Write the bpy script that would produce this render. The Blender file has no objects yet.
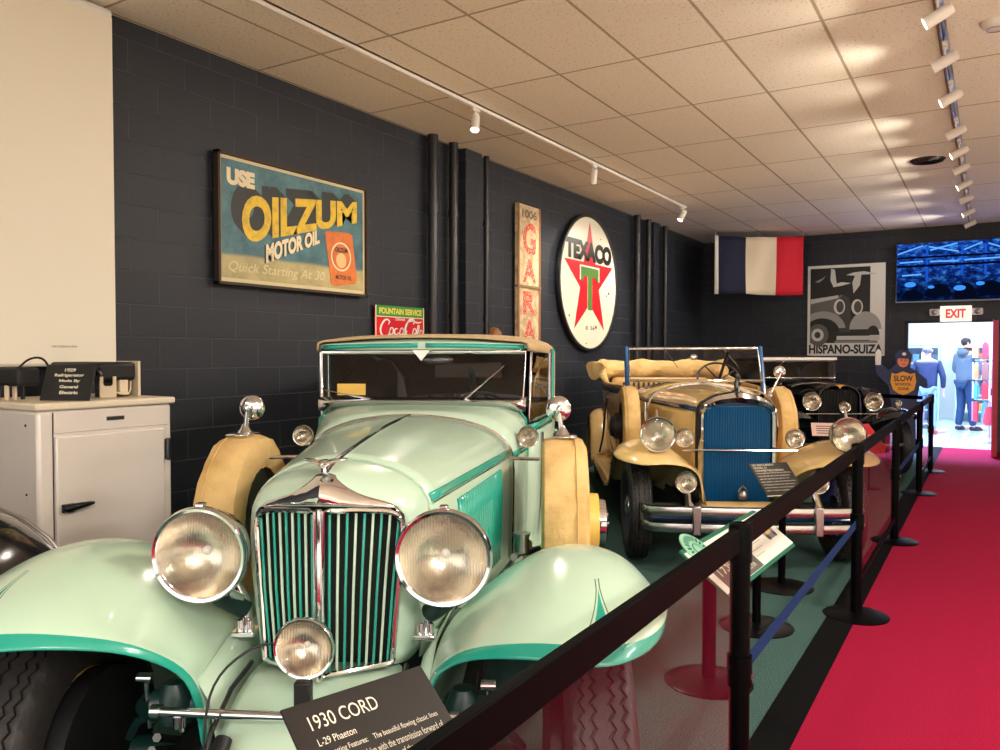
import bpy, bmesh, math, random
from mathutils import Vector, Matrix
random.seed(7)
COL = bpy.context.scene.collection
PI = math.pi
rad = math.radians

# ------------------------------------------------------------ materials
def s2l(c):
    c /= 255.0
    return c / 12.92 if c <= 0.04045 else ((c + 0.055) / 1.055) ** 2.4
def rgb(r, g, b): return (s2l(r), s2l(g), s2l(b), 1.0)
MATS = {}
def mat(name, color=(128, 128, 128), rough=0.5, metal=0.0, spec=0.5, coat=0.0, bump=None, var=None, sheen=0.0, emit=None, estr=0.0, trans=0.0):
    if name in MATS: return MATS[name]
    m = bpy.data.materials.new(name); m.use_nodes = True
    nt = m.node_tree; b = nt.nodes['Principled BSDF']
    b.inputs['Base Color'].default_value = rgb(*color)
    b.inputs['Roughness'].default_value = rough
    b.inputs['Metallic'].default_value = metal
    b.inputs['Specular IOR Level'].default_value = spec
    b.inputs['Coat Weight'].default_value = coat
    b.inputs['Coat Roughness'].default_value = 0.06
    if sheen: b.inputs['Sheen Weight'].default_value = sheen
    if emit:
        b.inputs['Emission Color'].default_value = rgb(*emit); b.inputs['Emission Strength'].default_value = estr
    if bump or var:
        tc = nt.nodes.new('ShaderNodeTexCoord')
        if bump:
            sc, st = bump
            n = nt.nodes.new('ShaderNodeTexNoise'); n.inputs['Scale'].default_value = sc; n.inputs['Detail'].default_value = 4
            bp = nt.nodes.new('ShaderNodeBump'); bp.inputs['Strength'].default_value = st; bp.inputs['Distance'].default_value = 0.02
            nt.links.new(tc.outputs['Object'], n.inputs['Vector']); nt.links.new(n.outputs['Fac'], bp.inputs['Height'])
            nt.links.new(bp.outputs['Normal'], b.inputs['Normal'])
        if var:
            sc, c2, lo, hi = var
            n = nt.nodes.new('ShaderNodeTexNoise'); n.inputs['Scale'].default_value = sc; n.inputs['Detail'].default_value = 5
            r = nt.nodes.new('ShaderNodeValToRGB')
            r.color_ramp.elements[0].position = lo; r.color_ramp.elements[1].position = hi
            r.color_ramp.elements[0].color = rgb(*c2); r.color_ramp.elements[1].color = rgb(*color)
            nt.links.new(tc.outputs['Object'], n.inputs['Vector']); nt.links.new(n.outputs['Fac'], r.inputs['Fac'])
            nt.links.new(r.outputs['Color'], b.inputs['Base Color'])
    MATS[name] = m
    return m

def glass_mat(name, ior=1.5, tint=(255, 255, 255), rough=0.0, ribs=None):
    if name in MATS: return MATS[name]
    m = bpy.data.materials.new(name); m.use_nodes = True; nt = m.node_tree
    nt.nodes.remove(nt.nodes['Principled BSDF'])
    out = nt.nodes['Material Output']
    t = nt.nodes.new('ShaderNodeBsdfTransparent'); t.inputs[0].default_value = rgb(*tint)
    g = nt.nodes.new('ShaderNodeBsdfGlossy'); g.inputs['Roughness'].default_value = rough
    f = nt.nodes.new('ShaderNodeFresnel'); f.inputs['IOR'].default_value = ior
    geo = nt.nodes.new('ShaderNodeNewGeometry')
    inv = nt.nodes.new('ShaderNodeMath'); inv.operation = 'SUBTRACT'; inv.inputs[0].default_value = 1.0
    mul = nt.nodes.new('ShaderNodeMath'); mul.operation = 'MULTIPLY'
    mx = nt.nodes.new('ShaderNodeMixShader')
    nt.links.new(geo.outputs['Backfacing'], inv.inputs[1])
    nt.links.new(f.outputs[0], mul.inputs[0]); nt.links.new(inv.outputs[0], mul.inputs[1])
    nt.links.new(mul.outputs[0], mx.inputs[0]); nt.links.new(t.outputs[0], mx.inputs[1]); nt.links.new(g.outputs[0], mx.inputs[2])
    nt.links.new(mx.outputs[0], out.inputs['Surface'])
    if ribs:
        tc = nt.nodes.new('ShaderNodeTexCoord'); w = nt.nodes.new('ShaderNodeTexWave')
        w.inputs['Scale'].default_value = ribs; w.inputs['Distortion'].default_value = 0.3
        w.bands_direction = 'X'
        bp = nt.nodes.new('ShaderNodeBump'); bp.inputs['Strength'].default_value = 1.0; bp.inputs['Distance'].default_value = 0.012
        nt.links.new(tc.outputs['Object'], w.inputs['Vector']); nt.links.new(w.outputs['Fac'], bp.inputs['Height'])
        nt.links.new(bp.outputs['Normal'], g.inputs['Normal'])
        pw = nt.nodes.new('ShaderNodeMath'); pw.operation = 'MULTIPLY'; pw.inputs[1].default_value = .28; nt.links.new(w.outputs['Fac'], pw.inputs[0])
        ad = nt.nodes.new('ShaderNodeMath'); ad.operation = 'ADD'; ad.use_clamp = True; nt.links.new(mul.outputs[0], ad.inputs[0]); nt.links.new(pw.outputs[0], ad.inputs[1]); nt.links.new(ad.outputs[0], mx.inputs[0])
    MATS[name] = m
    return m

M_chrome = mat('chrome', (225, 225, 228), 0.08, 1.0)
M_satin = mat('satin_metal', (176, 174, 172), 0.28, 1.0)
M_dchrome = mat('dark_metal', (90, 90, 92), 0.35, 1.0)
M_green = mat('pale_green_paint', (188, 214, 192), 0.22, 0, 0.4, 0.35)
M_teal = mat('teal_paint', (34, 158, 138), 0.25, 0, 0.5, 0.6)
M_dteal = mat('dark_teal_paint', (7, 40, 38), 0.4)
M_tan = mat('tan_paint', (222, 188, 124), 0.22, 0, 0.5, 0.7)
M_blue = mat('blue_paint', (12, 92, 142), 0.35, 0, 0.5, 0.4)
M_navy = mat('navy_paint', (16, 44, 86), 0.25, 0, 0.5, 0.6)
M_black = mat('black_paint', (8, 8, 10), 0.12, 0, 0.5, 0.8)
M_blackm = mat('black_matte', (12, 12, 13), 0.55)
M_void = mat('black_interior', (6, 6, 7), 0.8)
M_rubber = mat('tire_rubber', (34, 31, 31), 0.6, bump=(60, 0.15))
M_cover = mat('tan_canvas', (222, 186, 124), 0.85, bump=(14, 0.5), var=(7, (204, 166, 102), 0.35, 0.6))
M_canvas = mat('roof_canvas', (196, 168, 124), 0.9, bump=(90, 0.3))
M_yellow = mat('yellow_wheel', (222, 190, 96), 0.35)
M_white = mat('white_paint', (235, 232, 226), 0.4)
M_glass = glass_mat('window_glass', 1.5)
M_lens = glass_mat('lamp_lens', 1.9, rough=0.14, ribs=40)
M_panelglass = glass_mat('acrylic_panel', 1.42)
M_reflector = mat('reflector', (212, 202, 184), 0.24, 1.0, bump=(20, 0.12))
M_bulb = mat('bulb_glass', (240, 236, 225), 0.1)
M_leather = mat('tan_leather', (196, 160, 98), 0.5)
M_dleather = mat('dark_leather', (40, 32, 28), 0.5)

# ------------------------------------------------------------ geometry
class G:
    def __init__(self): self.v = []; self.f = []; self.m = []
    def add(self, vs, fs, mi=0):
        o = len(self.v); self.v += [Vector(p) for p in vs]
        for k, f in enumerate(fs):
            self.f.append([i + o for i in f]); self.m.append(mi[k] if isinstance(mi, list) else mi)
        return self
    def box(self, x0, x1, y0, y1, z0, z1, mi=0):
        vs = [(x, y, z) for x in (x0, x1) for y in (y0, y1) for z in (z0, z1)]
        return self.add(vs, [(0, 1, 3, 2), (4, 6, 7, 5), (0, 4, 5, 1), (2, 3, 7, 6), (0, 2, 6, 4), (1, 5, 7, 3)], mi)
    def grid(self, rows, mi=0, cu=False, cv=False, mf=None, cap=False):
        R = len(rows); N = len(rows[0]); vs = [p for r in rows for p in r]; fs = []; ms = []
        for i in range(R if cv else R - 1):
            for j in range(N if cu else N - 1):
                fs.append((i * N + j, i * N + (j + 1) % N, ((i + 1) % R) * N + (j + 1) % N, ((i + 1) % R) * N + j))
                ms.append(mf(i, j) if mf else mi)
        if cap:
            fs.append(tuple(range(N))[::-1]); ms.append(mi); fs.append(tuple((R - 1) * N + j for j in range(N))); ms.append(mi)
        return self.add(vs, fs, ms)
    def tube(self, pts, r, n=8, closed=False, mi=0):
        pts = [Vector(p) for p in pts]; L = len(pts); rows = []; prev = None
        for i, p in enumerate(pts):
            if closed: d = pts[(i + 1) % L] - pts[i - 1]
            else: d = pts[min(i + 1, L - 1)] - pts[max(i - 1, 0)]
            d.normalize()
            if prev is None:
                u = d.cross(Vector((0, 0, 1)))
                if u.length < 0.1: u = d.cross(Vector((0, 1, 0)))
            else: u = prev - d * prev.dot(d)
            u.normalize(); prev = u; w = d.cross(u)
            rr = r[i] if isinstance(r, (list, tuple)) else r
            rows.append([p + (u * math.cos(a) + w * math.sin(a)) * rr for a in [2 * PI * k / n for k in range(n)]])
        return self.grid(rows, mi, cu=True, cv=closed, cap=not closed)
    def lathe(self, prof, c=(0, 0, 0), axis=(0, 0, 1), n=24, mi=0, cap=False, mf=None):
        a = Vector(axis).normalized(); u = a.orthogonal().normalized()
        w = a.cross(u); c = Vector(c); rows = []
        for (r, h) in prof:
            rows.append([c + a * h + (u * math.cos(t) + w * math.sin(t)) * max(r, 1e-5) for t in [2 * PI * k / n for k in range(n)]])
        return self.grid(rows, mi, cu=True, cap=cap, mf=mf)
    def prism(self, pts, z0, z1, mi=0):
        n = len(pts); vs = [(p[0], p[1], z0) for p in pts] + [(p[0], p[1], z1) for p in pts]
        fs = [tuple(range(n))[::-1], tuple(range(n, 2 * n))] + [(i, (i + 1) % n, n + (i + 1) % n, n + i) for i in range(n)]
        return self.add(vs, fs, mi)
    def ell(self, c, rx, ry, rz, nu=16, nv=10, mi=0):
        c = Vector(c); rows = []
        for i in range(nv + 1):
            t = PI * i / nv
            rows.append([c + Vector((rx * max(math.sin(t), 1e-4) * math.cos(2 * PI * k / nu), ry * max(math.sin(t), 1e-4) * math.sin(2 * PI * k / nu), rz * math.cos(t))) for k in range(nu)])
        return self.grid(rows, mi, cu=True)
    def xf(self, M):
        self.v = [M @ p for p in self.v]; return self
    def build(self, name, mats, parent=None, smooth=True, sub=0, solid=0, bevel=0, angle=40, label=None, off=-1, inner=None):
        me = bpy.data.meshes.new(name); me.from_pydata([tuple(p) for p in self.v], [], self.f)
        if not isinstance(mats, (list, tuple)): mats = [mats]
        for m in mats: me.materials.append(m)
        for p, mi in zip(me.polygons, self.m): p.material_index = mi
        bm = bmesh.new(); bm.from_mesh(me)
        bmesh.ops.remove_doubles(bm, verts=bm.verts, dist=1e-5)
        bmesh.ops.recalc_face_normals(bm, faces=bm.faces); bm.to_mesh(me); bm.free()
        if smooth:
            for p in me.polygons: p.use_smooth = True
            if not sub: me.set_sharp_from_angle(angle=rad(angle))
        o = bpy.data.objects.new(name, me); COL.objects.link(o)
        if parent is not None: o.parent = parent
        if bevel:
            b = o.modifiers.new('bevel', 'BEVEL'); b.width = bevel; b.segments = 2; b.limit_method = 'ANGLE'; b.angle_limit = rad(35)
        if sub:
            s = o.modifiers.new('sub', 'SUBSURF'); s.levels = sub; s.render_levels = sub
        if solid:
            s = o.modifiers.new('solid', 'SOLIDIFY'); s.thickness = solid; s.offset = off
            if inner: me.materials.append(inner); s.material_offset = len(me.materials) - 1
        if label: o['label'] = label
        return o

def thing(name, label, cat, loc=(0, 0, 0), rz=0, group=None, M=None):
    o = bpy.data.objects.new(name, None); COL.objects.link(o); o.empty_display_size = 0.1
    if M is not None: o.matrix_world = M
    else: o.location = loc; o.rotation_euler = (0, 0, rz)
    return tag(o, label, cat, group)
def tag(o, label, cat, group=None):
    o['label'] = label; o['category'] = cat
    if group: o['group'] = group
    return o
def struct(o): o['kind'] = 'structure'; return o
def frame(o, x, y):
    x = Vector(x).normalized(); y = Vector(y); y = (y - x * y.dot(x)).normalized(); z = x.cross(y); M = Matrix.Identity(4)
    for i in range(3): M[i][0] = x[i]; M[i][1] = y[i]; M[i][2] = z[i]; M[i][3] = o[i]
    return M
def copy_tree(o, parent=None):
    c = o.copy(); COL.objects.link(c); c.parent = parent
    for ch in list(o.children): copy_tree(ch, c)
    return c

def text_geo(s, size=1.0, ext=0.0, offs=0.0, shear=0.0, align='LEFT', space=1.0):
    cu = bpy.data.curves.new('t', 'FONT'); cu.body = s; cu.size = size; cu.extrude = 0; cu.offset = offs
    cu.shear = shear; cu.align_x = align; cu.space_character = space; cu.resolution_u = 5
    o = bpy.data.objects.new('t', cu); COL.objects.link(o)
    dg = bpy.context.evaluated_depsgraph_get(); me = bpy.data.meshes.new_from_object(o.evaluated_get(dg))
    g = G(); g.add([v.co for v in me.vertices], [tuple(p.vertices) for p in me.polygons], 0)
    bpy.data.objects.remove(o); bpy.data.curves.remove(cu); bpy.data.meshes.remove(me)
    if ext:   # give the letters thickness by duplicating the sheet (cheap slab)
        n = len(g.v); base = [v.copy() for v in g.v]; fs = [list(f) for f in g.f]
        from collections import Counter
        ec = Counter()
        for f in fs:
            for i in range(len(f)): ec[tuple(sorted((f[i], f[(i + 1) % len(f)])))] += 1
        g.v += [v + Vector((0, 0, ext)) for v in base]; g.f += [[i + n for i in f][::-1] for f in fs]; g.m += [0] * len(fs)
        for (a, b), c in ec.items():
            if c == 1: g.f.append([a, b, b + n, a + n]); g.m.append(0)
    return g
def fit(g, x0, x1, y0, y1, z=0.0, quad=None):
    xs = [v.x for v in g.v]; ys = [v.y for v in g.v]; a, b, c, d = min(xs), max(xs), min(ys), max(ys)
    for v in g.v:
        u = (v.x - a) / (b - a); w = (v.y - c) / (d - c)
        if quad:
            (l0, l1), (r0, r1) = quad
            lo = l0 + (r0 - l0) * u; hi = l1 + (r1 - l1) * u
            v.x = x0 + (x1 - x0) * u; v.y = lo + (hi - lo) * w
        else: v.x = x0 + (x1 - x0) * u; v.y = y0 + (y1 - y0) * w
        v.z += z
    return g

# ------------------------------------------------------------ camera
cam = bpy.data.cameras.new('camera'); camo = bpy.data.objects.new('camera', cam); COL.objects.link(camo)
cam.lens = 28.8; cam.sensor_width = 36; cam.clip_start = 0.05; cam.clip_end = 100
camo.location = (0, 0, 1.53); camo.rotation_euler = (rad(90 - 1.5), 0, rad(31.5))
bpy.context.scene.camera = camo
sc = bpy.context.scene
sc.view_settings.view_transform = 'Standard'; sc.view_settings.look = 'None'; sc.view_settings.gamma = 1
sc.view_settings.use_curve_mapping = False; sc.view_settings.exposure = 0.75

# ------------------------------------------------------------ room
WX = -4.6; BY = 14.8; CZ = 3.6
def nodes_mat(name):
    m = bpy.data.materials.new(name); m.use_nodes = True; return m, m.node_tree, m.node_tree.nodes['Principled BSDF']
def block_mat(name, swap):
    m, nt, b = nodes_mat(name); tc = nt.nodes.new('ShaderNodeTexCoord'); sp = nt.nodes.new('ShaderNodeSeparateXYZ'); cb = nt.nodes.new('ShaderNodeCombineXYZ')
    L = nt.links.new
    L(tc.outputs['Object'], sp.inputs[0]); L(sp.outputs[1 if swap else 0], cb.inputs[0]); L(sp.outputs[2], cb.inputs[1])
    br = nt.nodes.new('ShaderNodeTexBrick'); br.inputs['Scale'].default_value = 1.0
    br.inputs['Brick Width'].default_value = 0.41; br.inputs['Row Height'].default_value = 0.205; br.inputs['Mortar Size'].default_value = 0.005
    br.inputs['Mortar Smooth'].default_value = 0.4; br.inputs['Bias'].default_value = 0.0
    br.inputs['Color1'].default_value = rgb(27, 32, 42); br.inputs['Color2'].default_value = rgb(33, 37, 47); br.inputs['Mortar'].default_value = rgb(60, 63, 71)  # lighter mortar paints in the light caught on block edges
    L(cb.outputs[0], br.inputs['Vector'])
    nz = nt.nodes.new('ShaderNodeTexNoise'); nz.inputs['Scale'].default_value = 45; nz.inputs['Detail'].default_value = 6; L(tc.outputs['Object'], nz.inputs['Vector'])
    ad = nt.nodes.new('ShaderNodeMath'); ad.operation = 'MULTIPLY_ADD'; ad.inputs[1].default_value = -1.0
    mu = nt.nodes.new('ShaderNodeMath'); mu.operation = 'MULTIPLY'; mu.inputs[1].default_value = 0.25; L(nz.outputs['Fac'], mu.inputs[0])
    L(br.outputs['Fac'], ad.inputs[0]); L(mu.outputs[0], ad.inputs[2])
    bp = nt.nodes.new('ShaderNodeBump'); bp.inputs['Strength'].default_value = 0.7; bp.inputs['Distance'].default_value = 0.012
    L(ad.outputs[0], bp.inputs['Height']); L(bp.outputs['Normal'], b.inputs['Normal']); L(br.outputs['Color'], b.inputs['Base Color'])
    b.inputs['Roughness'].default_value = 0.5
    return m
def carpet_mat(name, c1, c2, scale=220):
    m, nt, b = nodes_mat(name); L = nt.links.new; tc = nt.nodes.new('ShaderNodeTexCoord'); nz = nt.nodes.new('ShaderNodeTexNoise')
    nz.inputs['Scale'].default_value = scale; nz.inputs['Detail'].default_value = 3; L(tc.outputs['Object'], nz.inputs['Vector'])
    r = nt.nodes.new('ShaderNodeValToRGB'); r.color_ramp.elements[0].position = 0.35; r.color_ramp.elements[1].position = 0.65
    r.color_ramp.elements[0].color = rgb(*c1); r.color_ramp.elements[1].color = rgb(*c2)
    L(nz.outputs['Fac'], r.inputs['Fac']); L(r.outputs['Color'], b.inputs['Base Color'])
    bp = nt.nodes.new('ShaderNodeBump'); bp.inputs['Strength'].default_value = 0.6; bp.inputs['Distance'].default_value = 0.01
    L(nz.outputs['Fac'], bp.inputs['Height']); L(bp.outputs['Normal'], b.inputs['Normal'])
    b.inputs['Roughness'].default_value = 0.95; b.inputs['Specular IOR Level'].default_value = 0.1
    return m
def ceil_mat():
    m, nt, b = nodes_mat('ceiling_tiles'); L = nt.links.new; tc = nt.nodes.new('ShaderNodeTexCoord')
    mp = nt.nodes.new('ShaderNodeMapping'); mp.inputs['Location'].default_value = (0.92 + 61 * 0.61 * 0 + 0.0, -6.55, 0)
    br = nt.nodes.new('ShaderNodeTexBrick'); br.offset = 0.0; br.inputs['Scale'].default_value = 1.0
    br.inputs['Brick Width'].default_value = 0.61; br.inputs['Row Height'].default_value = 1.22; br.inputs['Mortar Size'].default_value = 0.011
    br.inputs['Mortar Smooth'].default_value = 0.15
    br.inputs['Color1'].default_value = rgb(240, 232, 216); br.inputs['Color2'].default_value = rgb(234, 225, 208); br.inputs['Mortar'].default_value = rgb(176, 160, 136)
    L(tc.outputs['Object'], mp.inputs[0]); L(mp.outputs[0], br.inputs['Vector'])
    nz = nt.nodes.new('ShaderNodeTexNoise'); nz.inputs['Scale'].default_value = 55; nz.inputs['Detail'].default_value = 4; L(tc.outputs['Object'], nz.inputs['Vector'])
    r = nt.nodes.new('ShaderNodeValToRGB'); r.color_ramp.elements[0].position = 0.3; r.color_ramp.elements[1].position = 0.42
    r.color_ramp.elements[0].color = (0.6, 0.58, 0.52, 1); r.color_ramp.elements[1].color = (1, 1, 1, 1); L(nz.outputs['Fac'], r.inputs['Fac'])
    mx = nt.nodes.new('ShaderNodeMix'); mx.data_type = 'RGBA'; mx.blend_type = 'MULTIPLY'; mx.inputs[0].default_value = 1.0
    L(br.outputs['Color'], mx.inputs[6]); L(r.outputs['Color'], mx.inputs[7]); L(mx.outputs[2], b.inputs['Base Color'])
    bp = nt.nodes.new('ShaderNodeBump'); bp.invert = True; bp.inputs['Strength'].default_value = 0.6; bp.inputs['Distance'].default_value = 0.02
    L(br.outputs['Fac'], bp.inputs['Height']); L(bp.outputs['Normal'], b.inputs['Normal'])
    b.inputs['Roughness'].default_value = 0.9
    return m
M_blockL = block_mat('painted_block_side', True); M_blockB = block_mat('painted_block_end', False)
M_red = carpet_mat('red_carpet', (116, 10, 38), (170, 24, 62)); M_gcar = carpet_mat('green_carpet', (36, 60, 58), (80, 108, 102), 160)
M_strip = mat('black_carpet_border', (4, 4, 5), 0.9, spec=.1)
M_ceil = ceil_mat()
DX0, DX1, DZ = -1.17, 0.09, 2.04
struct(G().box(WX - 0.2, WX, -4, BY + 0.15, 0, CZ).build('wall_left', M_blockL, smooth=False))
g = G().box(WX, DX0, BY, BY + 0.15, 0, CZ).box(DX0, DX1, BY, BY + 0.15, DZ, CZ).box(DX1, 7.0, BY, BY + 0.15, 0, CZ)
struct(g.build('wall_back', M_blockB, smooth=False))
struct(G().box(WX - .2, 7, -4, BY + 0.15, CZ, CZ + 0.1).build('ceiling', M_ceil, smooth=False))
struct(G().box(-0.642, 1.25, -4, BY + 0.15, -0.1, 0, 0).box(1.25, 7, -4, BY + 0.15, -0.1, 0, 3).box(WX - .2, -0.792, -4, BY + 0.15, -0.1, 0, 1).box(-0.792, -0.642, -4, BY + .15, -0.1, 0.004, 2).build('floor', [M_red, M_gcar, M_strip, mat('pale_bounce_floor', (214, 206, 192), .6)], smooth=False))  # unseen floor right of the aisle made pale to bounce light onto the ceiling
M_wr = mat('right_wall_paint', (200, 192, 180), 0.8)
struct(G().box(7.0, 7.15, -4, BY + .15, 0, CZ).build('wall_right', M_wr, smooth=False))
# pipes and pilasters on the left wall
M_pipe = mat('black_pipe_paint', (27, 27, 31), 0.35)
PG = 'black conduits running up the left wall'
def pipe(y, r, x=-4.52, label='', z1=CZ):
    o = G().lathe([(r, 0.0), (r, z1)], (x, y, 0), (0, 0, 1), 16, cap=True)
    for z in (0.6, 1.9, 2.9): o.lathe([(r + .008, -.03), (r + .008, .03)], (x, y, z), (0, 0, 1), 16, cap=True)
    tag(o.build('wall_pipe', M_pipe), label, 'pipe', PG)
pipe(6.16, .05, label='black vertical pipe on wall just right of the red soft drink sign')
pipe(6.50, .045, label='second black vertical pipe, between first pipe and flat column')
pipe(7.12, .03, -4.53, label='thin black conduit on right edge of the flat column, left of garage board')
struct(G().box(WX, -4.52, 6.72, 7.02, 0, CZ).build('trim_1', M_blockL, smooth=False, bevel=.005))
pipe(11.3, .05, label='black vertical pipe right of the round red star sign')
pipe(11.75, .045, label='black vertical pipe in middle of the far pipe cluster')
struct(G().box(WX, -4.52, 12.0, 12.25, 0, CZ).build('trim_2', M_blockL, smooth=False, bevel=.005))
pipe(12.5, .04, label='black vertical pipe nearest the flag corner')

# ------------------------------------------------------------ ceiling tracks
M_track = mat('track_white', (228, 222, 212), 0.45); M_trackS = mat('track_steel', (150, 155, 165), 0.3, 1.0)
def track(x, y0, y1, label, m):
    t = thing('ceiling_light_track', label, 'light track', (x, (y0 + y1) / 2, CZ - .0), 0, 'ceiling light tracks')
    h = (y1 - y0) / 2
    G().box(-.018, -.008, -h, h, -.04, 0).box(.008, .018, -h, h, -.04, 0).box(-.018, .018, -h, h, -.012, 0).build('rail', m, t, smooth=False)
    for s in (-1, 1): G().box(-.02, .02, s * h - .015, s * h + .015, -.042, 0).build('end_cap', M_track, t, smooth=False)
track(-3.66, -1, 10.9, 'long white light track on ceiling above the left wall signs', M_track)
track(-.28, -1, 13.9, 'long white light track on ceiling above the red carpet aisle', M_trackS)
M_bulbE = mat('lit_bulb', (255, 240, 215), 0.4, emit=(255, 236, 205), estr=12)
def head_proto():
    t = thing('track_light', 'x', 'track light')
    G().box(-.016, .016, -.05, .05, -.03, 0).build('adapter', M_track, t, smooth=False, bevel=.004)
    G().tube([(0, 0, -.03), (0, 0, -.075)], .008, 8).build('stem', M_track, t)
    hd = G().lathe([(.0, .085), (.03, .08), (.036, .05), (.038, -.05), (.042, -.075), (.034, -.075), (.030, -.05)], (0, 0, 0), (0, 0, 1), 20).build('lamp_head', M_track, t)
    hd.location = (0, 0, -.12)
    b = G().lathe([(0, 0), (.031, 0), (.031, -.01), (0, -.012)], (0, 0, -.06), (0, 0, 1), 16).build('bulb', M_bulbE, hd)
    return t, hd
HP = None
def head(x, y, aim, label, group, power=60, ang=70, color=(1, .90, .76)):
    global HP
    if HP is None: HP, _ = head_proto(); t = HP
    else: t = copy_tree(HP)
    t['label'] = label; t['group'] = group; t.location = (x, y, CZ - .038)
    hd = [c for c in t.children if c.name.startswith('lamp_head')][0]
    d = (Vector(aim) - Vector((x, y, CZ - .16))).normalized(); q = d.to_track_quat('-Z', 'Y'); hd.rotation_euler = q.to_euler()
    L = bpy.data.lights.new('spot', 'SPOT'); L.energy = power; L.spot_size = rad(ang); L.spot_blend = 1.0; L.color = color; L.shadow_soft_size = .035
    lo = bpy.data.objects.new('spot_lamp', L); COL.objects.link(lo); lo.location = Vector((x, y, CZ - .158)) + d * .085; lo.rotation_euler = q.to_euler()
G1 = 'track lights over the left wall'; G2 = 'track lights over the red carpet aisle'
head(-3.66, 5.58, (-3.2, 4.6, 1.0), 'white track light shining brightly above the oil sign end of the wall', G1, 110, 110)
head(-3.66, 7.9, (-4.3, 8.8, 1.8), 'white track light above the tall garage board', G1, 90, 110)
head(-3.66, 10.8, (-4.3, 10.0, 1.8), 'white track light at far end of the left track', G1, 90, 110)
hy = [5.2, 6.02, 6.9, 7.99, 8.8, 9.58, 10.5, 11.5, 12.6, 13.7]
hl = ['nearest white track light over the aisle, cut by the top edge', 'second nearest track light over the aisle', 'third nearest track light over the aisle', 'fourth nearest track light over the aisle', 'fifth track light over the aisle, beside the round ceiling vent', 'sixth track light over the aisle, just past the round ceiling vent', 'seventh track light along the aisle', 'fourth from the far end of the aisle track lights', 'second from the far end of the aisle track lights', 'farthest track light, at the back wall end of aisle track']
hl[7] = 'third from the far end of the aisle track lights'
for i, (y, l) in enumerate(zip(hy, hl)):
    head(-.28, y, (-3.2, y + (.35 if i % 2 else -.25), 2.3 if i % 2 else 2.0), l, G2, 48, 118)
# fixtures on the ceiling
d = thing('smoke_detector', 'round white smoke detector on ceiling at upper right', 'smoke detector', (0.0, 5.9, CZ))
G().lathe([(.0, -.05), (.05, -.048), (.075, -.035), (.085, -.012), (.085, 0)], n=28).build('housing', M_track, d)
G().lathe([(.045, -.055), (.05, -.055), (.05, -.045), (.045, -.045)], n=24).build('vent_ring', M_satin, d)
d = thing('ceiling_vent', 'round dark ceiling vent left of the aisle light track', 'vent', (-.6, 9.7, CZ))
g = G()
for r in (.17, .13, .09, .05): g.lathe([(r, -.004), (r - .015, -.022), (r - .02, -.02), (r - .01, -.004)], n=28)
g.build('louver_rings', M_dchrome, d); G().lathe([(.0, -.003), (.17, -.003), (.175, 0)], n=28).build('duct_plate', M_blackm, d)
# ------------------------------------------------------------ car helpers
HEAD = rad(28.5)
def lerp(a, b, t): return a + (b - a) * t
def full(half):   # half profile from centre top outwards/down -> full section left..right
    return [(-x, z) for x, z in half[::-1]] + [(x, z) for x, z in half[1:]]
def resample(pl, n):
    L = [0]
    for a, b in zip(pl, pl[1:]): L.append(L[-1] + math.dist(a, b))
    out = []
    for k in range(n):
        s = L[-1] * k / (n - 1); i = 0
        while i < len(L) - 2 and L[i + 1] < s: i += 1
        t = (s - L[i]) / max(L[i + 1] - L[i], 1e-9); out.append(tuple(lerp(p, q, t) for p, q in zip(pl[i], pl[i + 1])))
    return out
def smooth_pl(pl, it=2):
    for _ in range(it):
        o = [pl[0]]
        for a, b in zip(pl, pl[1:]):
            o.append(tuple(lerp(p, q, .25) for p, q in zip(a, b))); o.append(tuple(lerp(p, q, .75) for p, q in zip(a, b)))
        o.append(pl[-1]); pl = o
    return pl

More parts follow.
